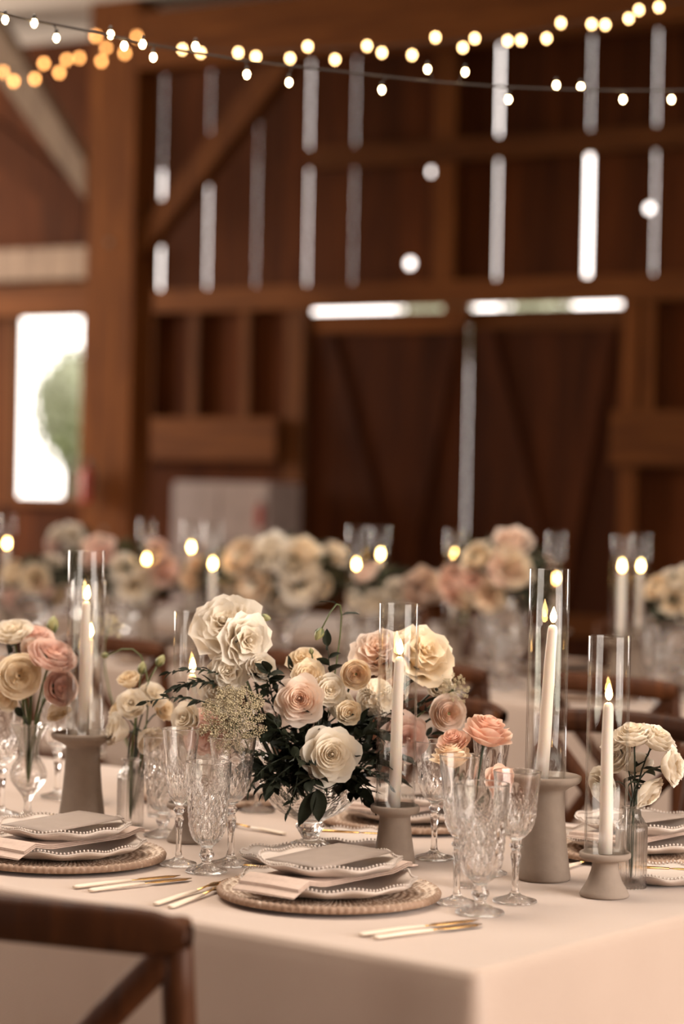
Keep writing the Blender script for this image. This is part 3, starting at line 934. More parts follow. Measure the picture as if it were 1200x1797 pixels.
def candle_set(base, kind, h_candle, lab, tilt=(0, 0), hur=.335, with_holder=True, group=(None, None, None), flame_sc=1.0):
    zt = HOLD[kind][1]
    lh, lg, lc = lab
    tag(link('candle_holder', HM[kind], 'stoneware', None, loc=(base.x, base.y, TABLE_Z + .0008)), lh, 'candle holder', group[0])
    tag(link('hurricane_glass', hurricane_mesh(hur), 'hurricane_glass', None, loc=(base.x, base.y, TABLE_Z + .001 + zt)), lg, 'glass cylinder', group[1])
    c = thing('taper_candle', lc, 'candle', (base.x - tilt[0] * .12, base.y - tilt[1] * .12, TABLE_Z + .0015 + zt), 0, group[2])
    top = Vector((tilt[0] * h_candle, tilt[1] * h_candle, h_candle))
    pts = [Vector((0, 0, 0)), top * .25 + Vector((.0007, 0, 0)), top * .5, top * .75 - Vector((.0006, 0, 0)), top * .965, top * .99, top]
    link('wax_body', MB().tube(pts, [.0108, .0104, .0098, .0090, .0080, .0066, .003], 20), 'wax', c)
    link('wick', MB().tube([top - Vector((0, 0, .002)), top + Vector((0, 0, .006)), top + Vector((.001, 0, .009))], .0009, 6), 'wick', c)
    link('flame', FLAME, 'flame', c, loc=top + Vector((.0003, 0, .0035)), scale=flame_sc, rot=(0, rnd.uniform(0, .12), 0))
    return c
candle_set(on_z(143, 1447), 'tall', .243, ('tall taupe stoneware candle holder on the left, by the pink flowers', 'tall clear glass cylinder on the left candle holder', 'lit ivory taper candle inside the left tall glass cylinder'), (.004, 0))
candle_set(on_z(691, 1519), 'medium', .247, ('medium taupe stoneware candle holder in the middle, behind the front plates', 'clear glass cylinder before the central flowers', 'lit ivory taper candle in the glass before the central flowers'), (.018, 0))
candle_set(on_z(953, 1543), 'tall', .245, ('tallest taupe stoneware candle holder right of the crystal glasses', 'tall clear glass cylinder right of the crystal glasses', 'leaning lit taper candle in the tallest glass on the right'), (.054, 0))
candle_set(on_z(1060, 1573), 'small', .232, ('short taupe stoneware candle holder nearest the right table end', 'clear glass cylinder on the short holder at the right', 'lit taper candle in the glass on the short right holder'), (.0, 0))
candle_set(on_z(331, 1477), 'small', .225, ('short candle holder half hidden behind the left crystal glasses', 'clear glass cylinder left of the central flowers, behind the leaves', 'lit taper candle glowing behind the leaves left of the central flowers'), (0, 0))
candle_set(on_z(149, 1409), 'medium', .222, ('candle holder hidden behind the left tall candle holder', 'second glass cylinder directly behind the left tall one', 'lower lit candle flame behind the left tall candle'), (.03, 0))

# ================================================================== PLACE SETTINGS
def charger_mesh(lod=1):
    R = .165
    rows = []
    nr = 46 if lod else 14
    seg = 450 if lod else 48
    prof = [(0, 0)] + [(R * .3 + (R - R * .3) * j / (nr - 1), .0) for j in range(nr)]
    def top(r):
        return .008 + .007 * max(0, (r - .12) / .045) ** 2
    b = MB()
    pr = [(0, .008)] + [(r, top(r)) for r, _ in prof[1:]] + [(R + .003, top(R) - .003), (R + .002, top(R) - .009), (R - .008, .004), (.1, .0), (0, 0)]
    nt_ = len(prof)
    def fn(r, z, ph, i):
        if 0 < i < nt_:
            coil = (r / .0105) % 1.0; ring = int(r / .0105)
            z += .0017 * math.sin(PI * coil) + .0014 * math.sin(ph * 90 + ring * 2.1 + coil * 2.5) * math.sin(PI * coil)
        elif i in (nt_, nt_ + 1):
            r += .0013 * math.sin(ph * 90 + i * 1.2)
        return r, z
    return b.lathe(pr, seg, fn).mesh('charger')
def plate_meshes(R, lobes, rise, seed):
    r0 = random.Random(seed); ph0 = r0.uniform(0, 6)
    prof = [(0, .004), (R * .55, .004), (R * .66, .006), (R * .8, .006 + rise * .4), (R * .93, .006 + rise * .8), (R, .006 + rise), (R + .001, .005 + rise), (R * .93, .002 + rise * .75), (R * .78, .001 + rise * .3), (R * .6, 0), (0, 0)]
    def wob(ph): return math.sin(lobes * ph + ph0) * .0028 + math.sin(ph * 5 + ph0 * 2) * .0016
    def fn(r, z, ph, i):
        k = max(0, (r / R - .6) / .4)
        return r + wob(ph) * k, z + .0022 * k * math.sin(lobes * ph + ph0 + 1.2)
    me = MB().lathe(prof, 96, fn).mesh('plate')
    bd = MB(); n = int(2 * PI * R / .0062)
    bead = MB().lathe([(0, -.002), (.0016, -.001), (.0019, .0005), (.001, .002), (0, .0022)], 6)
    for k in range(n):
        ph = 2 * PI * k / n
        r = R - .002 + wob(ph); z = .0075 + rise + .0022 * math.sin(lobes * ph + ph0 + 1.2)
        bd.merge(bead, Matrix.Translation((r * math.cos(ph), r * math.sin(ph), z)))
    return me, bd.mesh('beads')
CH = charger_mesh(); CHF = charger_mesh(0)
DIN = plate_meshes(.132, 11, .014, 1); SAL = plate_meshes(.108, 9, .013, 2); BRE = plate_meshes(.078, 8, .011, 5)
def napkin_mesh():
    # strip .115 wide, folded in layers, lying across the plate (local y) and hanging over both rims
    path = []
    for k in range(25):
        y = -.155 + .30 * k / 24
        z = .0285 - .0085 * math.exp(-(y / .085) ** 6) if abs(y) < .13 else .0285
        a = abs(y)
        if y < -.118: z = .0285 - (-.118 - y) / .037 * .016
        elif y > .128: z = .0285 - .002
        elif a < .085: z = .0215
        else: z = .0215 + (a - .085) / .04 * .008 if a < .125 else .0295
        path.append((y, z))
    b = MB()
    w = .058
    for lay, (dz, ww, cut) in enumerate(((0, w, 0), (.0026, w * .985, 1), (.0052, w * .97, 1))):
        pts = path[cut:len(path) - cut]
        i0 = len(b.v); th = .0021
        for (y, z) in pts:
            for x, zz in ((-ww, 0), (-ww - .001, th / 2), (-ww, th), (0, th + .0006), (ww, th), (ww + .001, th / 2), (ww, 0)):
                b.v.append((x, y, z + dz + zz))
        n = 7
        for j in range(len(pts) - 1):
            for k in range(n):
                k2 = (k + 1) % n
                b.face([i0 + j * n + k, i0 + j * n + k2, i0 + (j + 1) * n + k2, i0 + (j + 1) * n + k])
        b.face([i0 + k for k in range(n)]); b.face([i0 + (len(pts) - 1) * n + k for k in reversed(range(n))])
    return b.mesh('napkin')
NAP = napkin_mesh()
def card_mesh():
    def f(u, v):
        return ((u - .5) * .106, (v - .5) * .176, .0012 * math.sin(u * 3) + .0)
    b = MB(); b.grid(f, 6, 8)
    n = len(b.v); b.v += [(x, y, z - .0012) for x, y, z in b.v]
    b.f += [tuple(i + n for i in reversed(q)) for q in list(b.f)]; b.flat += [False] * (len(b.f) - len(b.flat))
    edge = [i for i in range(6)] + [6 * j + 5 for j in range(1, 8)] + [42 + i for i in reversed(range(5))] + [6 * j for j in reversed(range(1, 7))]
    for a, c in zip(edge, edge[1:] + edge[:1]):
        b.face([a, a + n, c + n, c], True)
    return b.mesh('menu_card')
CARD = card_mesh()
def plate_thing(name, pair, p, z, rz, label, group=None):
    t = thing(name, label, 'plate', (p.x, p.y, z), rz, group)
    link('dish', pair[0], 'plate_ceramic', t)
    tag(link('bead_rim', pair[1], 'plate_ceramic', t), kind='stuff')
    return t
def setting(p, rz, where, extra_rot=0.0):
    z = TABLE_Z + .0012
    tag(link('charger_plate', CH, 'rattan', None, loc=(p.x, p.y, z), rot=(0, 0, rz + .3)), 'round woven rattan charger ' + where, 'charger')
    plate_thing('dinner_plate', DIN, p, z + .0118, rz + extra_rot, 'large scalloped beaded plate ' + where)
    tag(link('napkin', NAP, 'napkin_linen', None, loc=(p.x, p.y, z + .0118), rot=(0, 0, rz)), 'folded blush linen napkin ' + where, 'napkin')
    plate_thing('salad_plate', SAL, p, z + .0118 + .0295, rz + .5 + extra_rot, 'small beaded top plate ' + where)
    q = Vector((0, 0.0, 0)); q.rotate(Euler((0, 0, rz)))
    tag(link('menu_card', CARD, 'menu_card', None, loc=(p.x + q.x, p.y + q.y, z + .0118 + .0295 + .0225), rot=(.03, .02, rz)), 'blank taupe menu card ' + where, 'card')
S1 = on_z(577, 1577); S2 = on_z(110, 1511)
setting(S1, TAB_RZ, 'at the front place setting')
setting(S2, TAB_RZ, 'at the left place setting', .7)
FARP = {(.345, .98): 'at the far right setting, behind the bottle vase', (.83, .98): 'at the far setting behind the compote', (1.30, .98): 'at the far left setting, behind the left flowers'}
for (t, e), w in FARP.items():
    setting(tab(t, e), TAB_RZ + PI, w, t)

def put_knife(p, q, kind, label, group):
    p = Vector((p.x, p.y, TABLE_Z + .003)); q = Vector((q.x, q.y, TABLE_Z + .003))
    d = q - p; L = d.length
    t = thing({'k': 'table_knife', 'f': 'table_fork', 's': 'butter_knife', 'p': 'table_spoon'}[kind], label, {'k': 'knife', 'f': 'fork', 's': 'knife', 'p': 'spoon'}[kind], p, math.atan2(d.y, d.x), group)
    hl = L * .52 if kind != 's' else L * .5
    link('handle', MB().tube([(0, 0, .001), (.006, 0, .001), (hl * .6, 0, .002), (hl, 0, .002)], [.0035, .0052, .0048, .0036], 10, sq=(.6, 1.2)), 'ivory_handle' if kind != 's' else 'gold', t)
    if kind in 'ks':
        link('blade', MB().tube([(hl, 0, .002), (hl + .012, 0, .002), (hl + .02, 0, .002), (L * .9, 0, .0015), (L, .004, .001)], [.0034, .003, .0075, .0085, .002], 10, sq=(.18, 1.0)), 'gold', t)
    elif kind == 'f':
        link('neck', MB().tube([(hl, 0, .002), (hl + .03, 0, .004), (L * .78, 0, .003)], [.0034, .0026, .008], 10, sq=(.4, 1.0)), 'gold', t)
        for yy in (-.0075, -.0025, .0025, .0075):
            link('tine', MB().tube([(L * .77, yy, .003), (L * .9, yy, .001), (L, yy, .003)], [.0014, .0013, .0007], 6), 'gold', t)
    else:
        link('neck', MB().tube([(hl, 0, .002), (hl + .03, 0, .004), (L * .8, 0, .003)], [.0034, .0026, .004], 10, sq=(.5, 1.0)), 'gold', t)
        link('spoon_bowl', MB().tube([(L * .78, 0, .003), (L * .84, 0, .002), (L * .92, 0, .0015), (L, 0, .003)], [.004, .016, .018, .003], 14, sq=(.22, 1.0)), 'gold', t)
g = 'gold cutlery with ivory handles'
put_knife(on_z(631, 1645), on_z(842, 1619), 'k', 'gold knife with ivory handle, rear one of the pair right of the front charger', g)
put_knife(on_z(656, 1650), on_z(848, 1627), 'k', 'gold knife with ivory handle, front one of the pair right of the front charger', g)
put_knife(on_z(129, 1561), on_z(318, 1541), 'k', 'gold knife with ivory handle, rear one of the pair right of the left charger', g)
put_knife(on_z(156, 1567), on_z(338, 1546), 'k', 'gold knife with ivory handle, front one of the pair right of the left charger', g)
put_knife(on_z(272, 1591), on_z(407, 1549), 'f', 'gold fork with ivory handle, rear one of the pair left of the front charger', g)
put_knife(on_z(298, 1596), on_z(405, 1558), 'f', 'gold fork with ivory handle, front one of the pair left of the front charger', g)
put_knife(on_z(500, 1467), on_z(388, 1448), 'p', 'gold spoon lying left of the compote foot', g)
put_knife(on_z(690, 1452), on_z(775, 1466), 'k', 'gold knife on the cloth behind the medium candle holder', g)
put_knife(on_z(985, 1528), on_z(1045, 1512), 'f', 'gold fork beside the tallest candle holder', g)
# bread plates with butter knives
for u, v, w in ((505, 1515, 'left of the front place setting'), (622, 1483, 'behind the medium candle holder'), (1165, 1548, 'at the right edge, beside the bottle vase'), (-28, 1466, 'at the left edge behind the left setting')):
    p = on_z(u, v)
    plate_thing('bread_plate', BRE, p, TABLE_Z + .0012, rnd.uniform(0, 6), 'small scalloped bread plate ' + w)
    a = p + E1 * .055 - E2 * .03; c = p - E1 * .07 + E2 * .035
    if u == 505: a, c = on_z(490, 1523, TABLE_Z + .0225), on_z(428, 1517, TABLE_Z + .0225)
    kn = thing('butter_knife', 'gold butter knife resting on the bread plate ' + w, 'knife', (a.x, a.y, TABLE_Z + .0225), math.atan2(c.y - a.y, c.x - a.x))
    L = (c - a).length
    link('handle', MB().tube([(0, 0, 0), (.005, 0, 0), (L * .5, 0, 0)], [.003, .0045, .003], 8, sq=(.6, 1.1)), 'gold', kn)
    link('blade', MB().tube([(L * .5, 0, 0), (L * .6, 0, 0), (L * .95, 0, 0), (L, 0, 0)], [.003, .0075, .008, .003], 8, sq=(.2, 1)), 'gold', kn)

# ================================================================== FLOWERS
def petal_shape(R, H, W, curl, k=.25, kp=2.0, ruf=0.0, base=-.5, seed=0, nu=8, nv=8):
    r_ = random.Random(seed); p1, p2 = r_.uniform(0, 6), r_.uniform(0, 6); W = math.radians(W)
    def f(a, b):
        u = 2 * a - 1
        v = b * (1 - k * abs(u) ** kp)
        r = .05 + (R - .05) * math.sin(v * PI / 2); z = base + (H - base) * (1 - math.cos(v * PI / 2)) ** .85
        t = max(0.0, (v - .62) / .38)
        r += curl * t ** 1.5 * (1 + .5 * abs(u) ** 2); z -= curl * .75 * t ** 2 * (.6 + .8 * abs(u) ** 2)
        ph = u * W / 2 * (.45 + .55 * math.sin(min(1, v / .6) * PI / 2))
        w = v ** 3
        r += ruf * math.sin(u * 6.5 + p1) * w + .02 * R * math.sin(u * 3 + p2) * w
        z += ruf * .8 * math.cos(u * 5.2 + p2) * w
        return (r * math.cos(ph), r * math.sin(ph), z)
    return MB().grid(f, nu, nv)
# ring: R, H, W, curl, count, ruffle, k, kp
KINDS = {
 'rose': dict(base=-.55, ib=.30, inner=[(.05, .50, 300, .0, 2), (.10, .52, 260, .0, 3), (.16, .53, 230, .01, 3), (.23, .53, 200, .02, 3), (.31, .51, 170, .035, 4), (.40, .48, 150, .05, 5), (.49, .43, 130, .07, 5)],
              outer=[(.58, .40, 112, .15, 5), (.70, .26, 100, .21, 5), (.82, .06, 90, .24, 6)], ruf=.022, k=.31, kp=1.15),
 'ranunculus': dict(base=-.45, ib=.22, inner=[(.16, .40, 200, -.01, 5), (.23, .42, 180, -.01, 5), (.31, .44, 150, -.01, 6), (.39, .45, 140, -.01, 6), (.48, .44, 130, 0, 6), (.57, .41, 120, .01, 7)],
              outer=[(.67, .36, 105, .02, 6), (.79, .27, 98, .04, 6), (.92, .13, 92, .06, 7)], ruf=.014, k=.2, kp=2.2),
 'lisianthus': dict(base=-.75, ib=.35, inner=[(.10, .42, 200, .03, 3), (.20, .45, 170, .06, 4), (.32, .47, 150, .08, 4), (.46, .47, 130, .1, 5)],
              outer=[(.62, .42, 118, .14, 5), (.80, .28, 108, .18, 6)], ruf=.05, k=.2, kp=2.2),
 'spray': dict(base=-.6, ib=.3, inner=[(.08, .40, 220, .03, 3), (.17, .43, 180, .05, 4), (.27, .44, 150, .06, 5), (.40, .43, 130, .08, 6)],
              outer=[(.54, .38, 112, .12, 6), (.71, .27, 102, .15, 6), (.87, .12, 94, .16, 7)], ruf=.055, k=.18, kp=2.4),
 'garden': dict(base=-.5, ib=.36, inner=[(.09, .54, 220, .04, 3), (.18, .56, 190, .07, 3), (.29, .56, 160, .10, 4), (.42, .54, 138, .13, 5)],
              outer=[(.57, .48, 122, .17, 5), (.74, .35, 110, .21, 6), (.90, .16, 100, .24, 6)], ruf=.105, k=.2, kp=1.8),
}
_inner = {}; _outer = {}; _low = {}
def inner_mesh(kind):
    if kind not in _inner:
        K = KINDS[kind]; b = MB(); r = random.Random(hash(kind) % 7 + 1)
        a0 = 0
        for i, (R, H, W, c, n) in enumerate(K['inner']):
            for j in range(n):
                b.merge(petal_shape(R, H + r.uniform(-.03, .03), W, c, K['k'], K['kp'], K['ruf'] * .7, H - K['ib'] - .1 * i / len(K['inner']), i * 10 + j, 9, 6), Matrix.Rotation(a0 + 2 * PI * j / n, 4, 'Z'))
            a0 += 1.1
        if kind != 'ranunculus':
            h0 = K['inner'][0][1]; r0_ = K['inner'][0][0]
            b.lathe([(0, h0 - .3), (r0_ * .9, h0 - .28), (r0_ * 1.0, h0 - .12), (r0_ * .7, h0 - .03), (0, h0 - .01)], 12)
        _inner[kind] = b
    return _inner[kind]
def outer_mesh(kind, i, var):
    key = (kind, i, var)
    if key not in _outer:
        K = KINDS[kind]; R, H, W, c, n = K['outer'][i]
        _outer[key] = petal_shape(R, H, W, c, K['k'], K['kp'], K['ruf'], K['base'], 50 + i * 10 + var, 8, 8)
    return _outer[key]
_cache = {}
def cached(key, fn, m):
    if (key, m) not in _cache:
        me = fn().mesh(str(key[0])); me.materials.append(MATS[m]); _cache[(key, m)] = me
    return _cache[(key, m)]
EYE = MB().lathe([(0, -.06), (.05, -.04), (.065, 0), (.045, .04), (0, .055)], 10)
def calyx_fn(base):
    b = MB().lathe([(0, base - .12), (.05, base - .1), (.09, base - .02), (.12, base + .08), (.06, base + .1)], 10)
    for k in range(5):
        def f(a, c, k=k):
            u = 2 * a - 1; r = .1 + .34 * math.sin(c * 1.3); ph = u * .45 * (1 - c) ** .7 * (1.2) + 2 * PI * k / 5
            return (r * math.cos(ph), r * math.sin(ph), base + .02 + .22 * c * c + .1 * c)
        b.grid(f, 3, 5)
    return b
def add_bloom(root, kind, pos, rad, face, m, spin=None, eye=None, calyx=True, sub='stem_green'):
    K = KINDS[kind]
    spin = rnd.uniform(0, 6.28) if spin is None else spin
    M = Matrix.Translation(pos) @ align(face, spin) @ Matrix.Scale(rad, 4)
    h = link('bloom', cached((kind + '_heart',), lambda: inner_mesh(kind), m), None, root, mw=M)
    for i, (R, H, W, c, n) in enumerate(K['outer']):
        a0 = rnd.uniform(0, 6.28)
        for j in range(n):
            var = rnd.randrange(3)
            p = link('petal', cached((kind + '_petal', i, var), lambda i=i, var=var: outer_mesh(kind, i, var), m), None, h)
            s_ = rnd.uniform(.94, 1.05)
            p.rotation_euler = (rnd.uniform(-.06, .06), rnd.uniform(-.06, .06), a0 + 2 * PI * j / n + rnd.uniform(-.1, .1)); p.scale = (s_, s_, rnd.uniform(.92, 1.05))
    if eye:
        e = cached(('eye',), lambda: EYE, eye)
        link('flower_eye', e, None, h, loc=(0, 0, .16), scale=1.6 if kind == 'ranunculus' else 1.0)
    if calyx:
        link('calyx', cached(('calyx', K['base']), lambda: calyx_fn(K['base']), sub), None, h)
    return h
LEAF = {}
def leaf_mesh(asp, fold, droop):
    def f(a, b):
        u = 2 * a - 1
        w = asp * (math.sin(PI * min(1, b * 1.02) ** .85) ** .8) * .5 if b < .985 else 0
        return (u * w, b, fold * abs(u) * w - droop * b * b + .02 * math.sin(b * 9) * abs(u))
    return MB().grid(f, 5, 8)
def leaf_data(kind, m):
    asp, fold, droop = {'ruscus': (.36, .5, .18), 'broad': (.52, .35, .25), 'slim': (.22, .4, .2)}[kind]
    return cached(('leaf_' + kind,), lambda: leaf_mesh(asp, fold, droop), m)
def add_leaf(parent, pos, direc, size, kind, m, roll=None, tilt_up=(0, 0, 1)):
    y = Vector(direc).normalized(); z = Vector(tilt_up)
    if roll: z = Vector((rnd.gauss(0, roll), rnd.gauss(0, roll), 1)) if not hasattr(roll, '__len__') else Vector(roll)
    x = y.cross(z)
    if x.length < 1e-3: x = y.orthogonal()
    x.normalize(); z = x.cross(y)
    M = Matrix((x, y, z)).transposed().to_4x4()
    return link('leaf', leaf_data(kind, m), None, parent, mw=Matrix.Translation(pos) @ M @ Matrix.Scale(size, 4))
def sprig(label, p0, pm, p1, n, size, kind='ruscus', m='leaf_dark', group=None, name='leaf_sprig', spread=.9, cat='foliage', sr=.0012, roll=.6):
    p0, pm, p1 = Vector(p0), Vector(pm), Vector(p1)
    t = thing(name, label, cat, p0, 0, group)
    pts = [q - p0 for q in bez(p0, pm, p1, 12)]
    link('stem', MB().tube(pts, [sr * (1.3 - .8 * i / 11) for i in range(12)], 6), 'stem_dark' if m == 'leaf_dark' else 'stem_green', t)
    for i in range(n):
        f = .22 + .78 * (i + .5) / n
        j = min(10, int(f * 11)); q = pts[j].lerp(pts[j + 1], f * 11 - j)
        d = (pts[j + 1] - pts[j]).normalized()
        sd = d.cross(Vector((rnd.gauss(0, .5), rnd.gauss(0, .5), 1))).normalized() * (1 if i % 2 else -1)
        dr = d * rnd.uniform(.4, .9) + sd * spread * rnd.uniform(.6, 1.1)
        add_leaf(t, q, dr, size * rnd.uniform(.75, 1.15) * (1 - .3 * f), kind, m, roll)
    add_leaf(t, pts[-1], pts[-1] - pts[-2], size * .8, kind, m, roll)
    return t
PXM = lambda d: F / d
def flower(name, label, cat, kind, u, v, dist, dpx, face, m, stem_to, eye=None, bend=(0, 0, 0), sm='stem_dark', group=None, leaves=0, sr=.0021, calyx=True):
    pos = at_d(u, v, dist); rad = dpx * 1.1 / 2 / PXM(dist)
    st = Vector(stem_to)
    t = thing(name, label, cat, st, 0, group)
    fz = Vector(face).normalized()
    h = add_bloom(t, kind, pos - st, rad, fz, m, eye=eye, calyx=calyx, sub=sm)
    b0 = pos - st + fz * (KINDS[kind]['base'] - .08) * rad
    mid = b0 - fz * max(.012, b0.length * .35) + Vector(bend)
    pts = bez(b0, mid, (0, 0, 0), 10)
    link('stem', MB().tube(pts, sr, 7), sm, t)
    for k in range(leaves):
        q = pts[2 + k * 2]
        add_leaf(t, q, Vector((rnd.uniform(-1, 1), rnd.uniform(-1, 1), rnd.uniform(-.2, .7))), rad * 1.3, 'ruscus', 'leaf_dark' if sm == 'stem_dark' else 'leaf_olive', .6)
    return t
def bud(label, u, v, dist, dpx, face, stem_to, m='bud_green', bend=(0, 0, 0), sm='stem_green', leaves=1, cat='bud', name='flower_bud'):
    pos = at_d(u, v, dist); r = dpx / 2 / PXM(dist); st = Vector(stem_to)
    t = thing(name, label, cat, st)
    M = Matrix.Translation(pos - st) @ align(face, 0) @ Matrix.Scale(r, 4)
    b = link('bud', MB().lathe([(0, -1.2), (.55, -.95), (.85, -.4), (.9, .1), (.65, .8), (.25, 1.35), (0, 1.5)], 12, lambda rr, z, ph, i: (rr * (1 + .09 * math.cos(ph * 5 + z)), z)), m, t, mw=M)
    sp = MB()
    for k in range(5):
        def f(a, c, k=k):
            uu = 2 * a - 1; ph = 2 * PI * k / 5 + uu * .5 * (1 - c); rr = .5 + .5 * math.sin(c * 2.2)
            return (rr * math.cos(ph), rr * math.sin(ph), -1.1 + 1.5 * c)
        sp.grid(f, 3, 5)
    link('sepals', sp, sm, b)
    fz = Vector(face).normalized()
    b0 = pos - st - fz * r * 1.1
    pts = bez(b0, b0 - fz * b0.length * .4 + Vector(bend), (0, 0, 0), 10)
    link('stem', MB().tube(pts, .0014, 7), sm, t)
    for k in range(leaves):
        add_leaf(t, pts[2 + 2 * k], Vector((rnd.choice((-1, 1)) * .8, -.3, .3)), .032, 'broad', 'leaf_dark', .4)
    return t

# ---------------- central arrangement
BC = Vector((cp.x, cp.y, TABLE_Z + .085))        # middle of the compote
D0c = cp.y
def bowl(dx=0, dy=0, dz=0): return BC + Vector((dx, dy, dz))
A = []
fl_ = flower
fl_('rose', 'large open white rose at the front of the central flowers, over the bowl', 'rose', 'rose', 580, 1325, D0c - .115, 100, (.12, -1, .18), 'petal_white', bowl(.01, -.02))
fl_('rose', 'pale peach-hearted rose in the upper middle of the central flowers', 'rose', 'rose', 526, 1228, D0c - .085, 84, (-.05, -1, .22), 'petal_blush', bowl(-.005, -.015))
fl_('rose', 'dusty pink rose behind the front candle, low on the right', 'rose', 'rose', 712, 1295, D0c - .02, 84, (.25, -1, .05), 'petal_pink', bowl(.03, 0))
fl_('rose', 'peach-tinted rose high behind the front candle glass', 'rose', 'garden', 664, 1145, D0c + .05, 84, (-.1, -.7, .65), 'petal_blush', bowl(.02, .02))
fl_('rose', 'large cream rose at the upper right of the central flowers', 'rose', 'garden', 741, 1150, D0c + .02, 100, (.35, -.75, .55), 'petal_ivory', bowl(.03, .01))
fl_('ranunculus', 'apricot ranunculus with green eye, upper right of the pale rose', 'ranunculus', 'ranunculus', 624, 1183, D0c - .06, 52, (.08, -1, .1), 'petal_apricot', bowl(.01, 0), 'eye_green')
fl_('ranunculus', 'blush ranunculus with dark eye at the right end of the central flowers', 'ranunculus', 'ranunculus', 785, 1252, D0c - .01, 64, (.3, -1, .08), 'petal_blush', bowl(.04, 0), 'eye_green')
fl_('lisianthus', 'small cream bloom with green eye above the large white rose', 'lisianthus', 'lisianthus', 612, 1250, D0c - .075, 42, (.05, -1, .1), 'petal_ivory', bowl(.01, 0), 'eye_green')
fl_('spray_rose', 'small white spray rose just above the pale peach rose', 'rose', 'spray', 541, 1186, D0c - .05, 54, (0, -1, .4), 'petal_ivory', bowl())
fl_('lisianthus', 'white ruffled bloom right of the pale peach rose', 'lisianthus', 'lisianthus', 578, 1212, D0c - .055, 56, (.15, -1, .25), 'petal_white', bowl(.01, 0))
fl_('spray_rose', 'cream bloom at the back between the two buds', 'rose', 'spray', 533, 1160, D0c + .0, 60, (-.1, -.6, .8), 'petal_ivory', bowl(0, .01))
fl_('garden_rose', 'tall frilled white bloom at the very top left of the central flowers', 'rose', 'garden', 396, 1100, D0c - .01, 108, (-.2, -.85, .6), 'petal_white', bowl(-.03, 0))
fl_('garden_rose', 'frilled white bloom leaning right under the topmost bloom', 'rose', 'garden', 430, 1124, D0c - .05, 84, (.5, -.9, .1), 'petal_white', bowl(-.025, 0))
fl_('spray_rose', 'small white rose right of the frilled column, above the dark leaves', 'rose', 'spray', 458, 1172, D0c - .06, 48, (.35, -1, .2), 'petal_white', bowl(-.02, 0))
fl_('garden_rose', 'ruffled white bloom in the middle of the left column', 'rose', 'garden', 402, 1178, D0c - .05, 66, (-.25, -1, .1), 'petal_white', bowl(-.03, 0))
fl_('garden_rose', 'ruffled blush-white bloom low in the left column, above the lace flower', 'rose', 'garden', 385, 1215, D0c - .04, 64, (-.3, -1, 0), 'petal_white', bowl(-.03, 0))
fl_('lisianthus', 'white lisianthus at the lower left, beside the thin leaves', 'lisianthus', 'lisianthus', 327, 1262, D0c - .01, 58, (-.6, -.8, .3), 'petal_white', bowl(-.04, 0))
fl_('rose', 'peach bloom half hidden behind the lace flower', 'rose', 'garden', 362, 1284, D0c + .02, 70, (-.5, -1, 0), 'petal_pink', bowl(-.04, 0))
fl_('lisianthus', 'white bloom below the apricot ranunculus, touching the ball flower', 'lisianthus', 'lisianthus', 598, 1236, D0c - .035, 48, (-.1, -1, 0), 'petal_white', bowl(.01, 0))
fl_('spray_rose', 'small white bloom peeping behind the candle glass on the right', 'rose', 'spray', 772, 1205, D0c + .02, 48, (.4, -.8, .4), 'petal_white', bowl(.03, .01))
fl_('spray_rose', 'blush bloom tucked behind the ball flower', 'rose', 'spray', 690, 1205, D0c + .02, 56, (.2, -.9, .4), 'petal_blush', bowl(.02, .01))

# ball chrysanthemum
def ball_fn():
    b = MB().lathe([(0, -.5), (.45, -.4), (.64, 0), (.45, .45), (0, .64)], 16); n = 210
    pm = petal_shape(.17, .20, 130, .05, .2, 2, .0, -.10, 3, 4, 4)
    for i in range(n):
        z = 1 - (i + .5) / n * 1.5; ph = i * 2.39996
        d = Vector((math.sqrt(max(0, 1 - z * z)) * math.cos(ph), math.sqrt(max(0, 1 - z * z)) * math.sin(ph), z))
        ax = (d + Vector((0, 0, .25))).normalized()
        b.merge(pm, Matrix.Translation(d * .68) @ align(ax, ph * 3) @ Matrix.Scale(1.2 - .3 * z, 4))
    return b
pos = at_d(660, 1225, D0c - .022); st = bowl(.015, 0)
t = thing('ball_chrysanthemum', 'round cream ball chrysanthemum beside the front candle', 'chrysanthemum', st)
tag(link('bloom', ball_fn(), 'petal_white', t, mw=Matrix.Translation(pos - st) @ align((.1, -1, .15)) @ Matrix.Scale(.036, 4)))
link('stem', MB().tube(bez(pos - st + Vector((0, .02, 0)), Vector((0, .03, .08)), (0, 0, 0), 8), .002, 7), 'stem_dark', t)

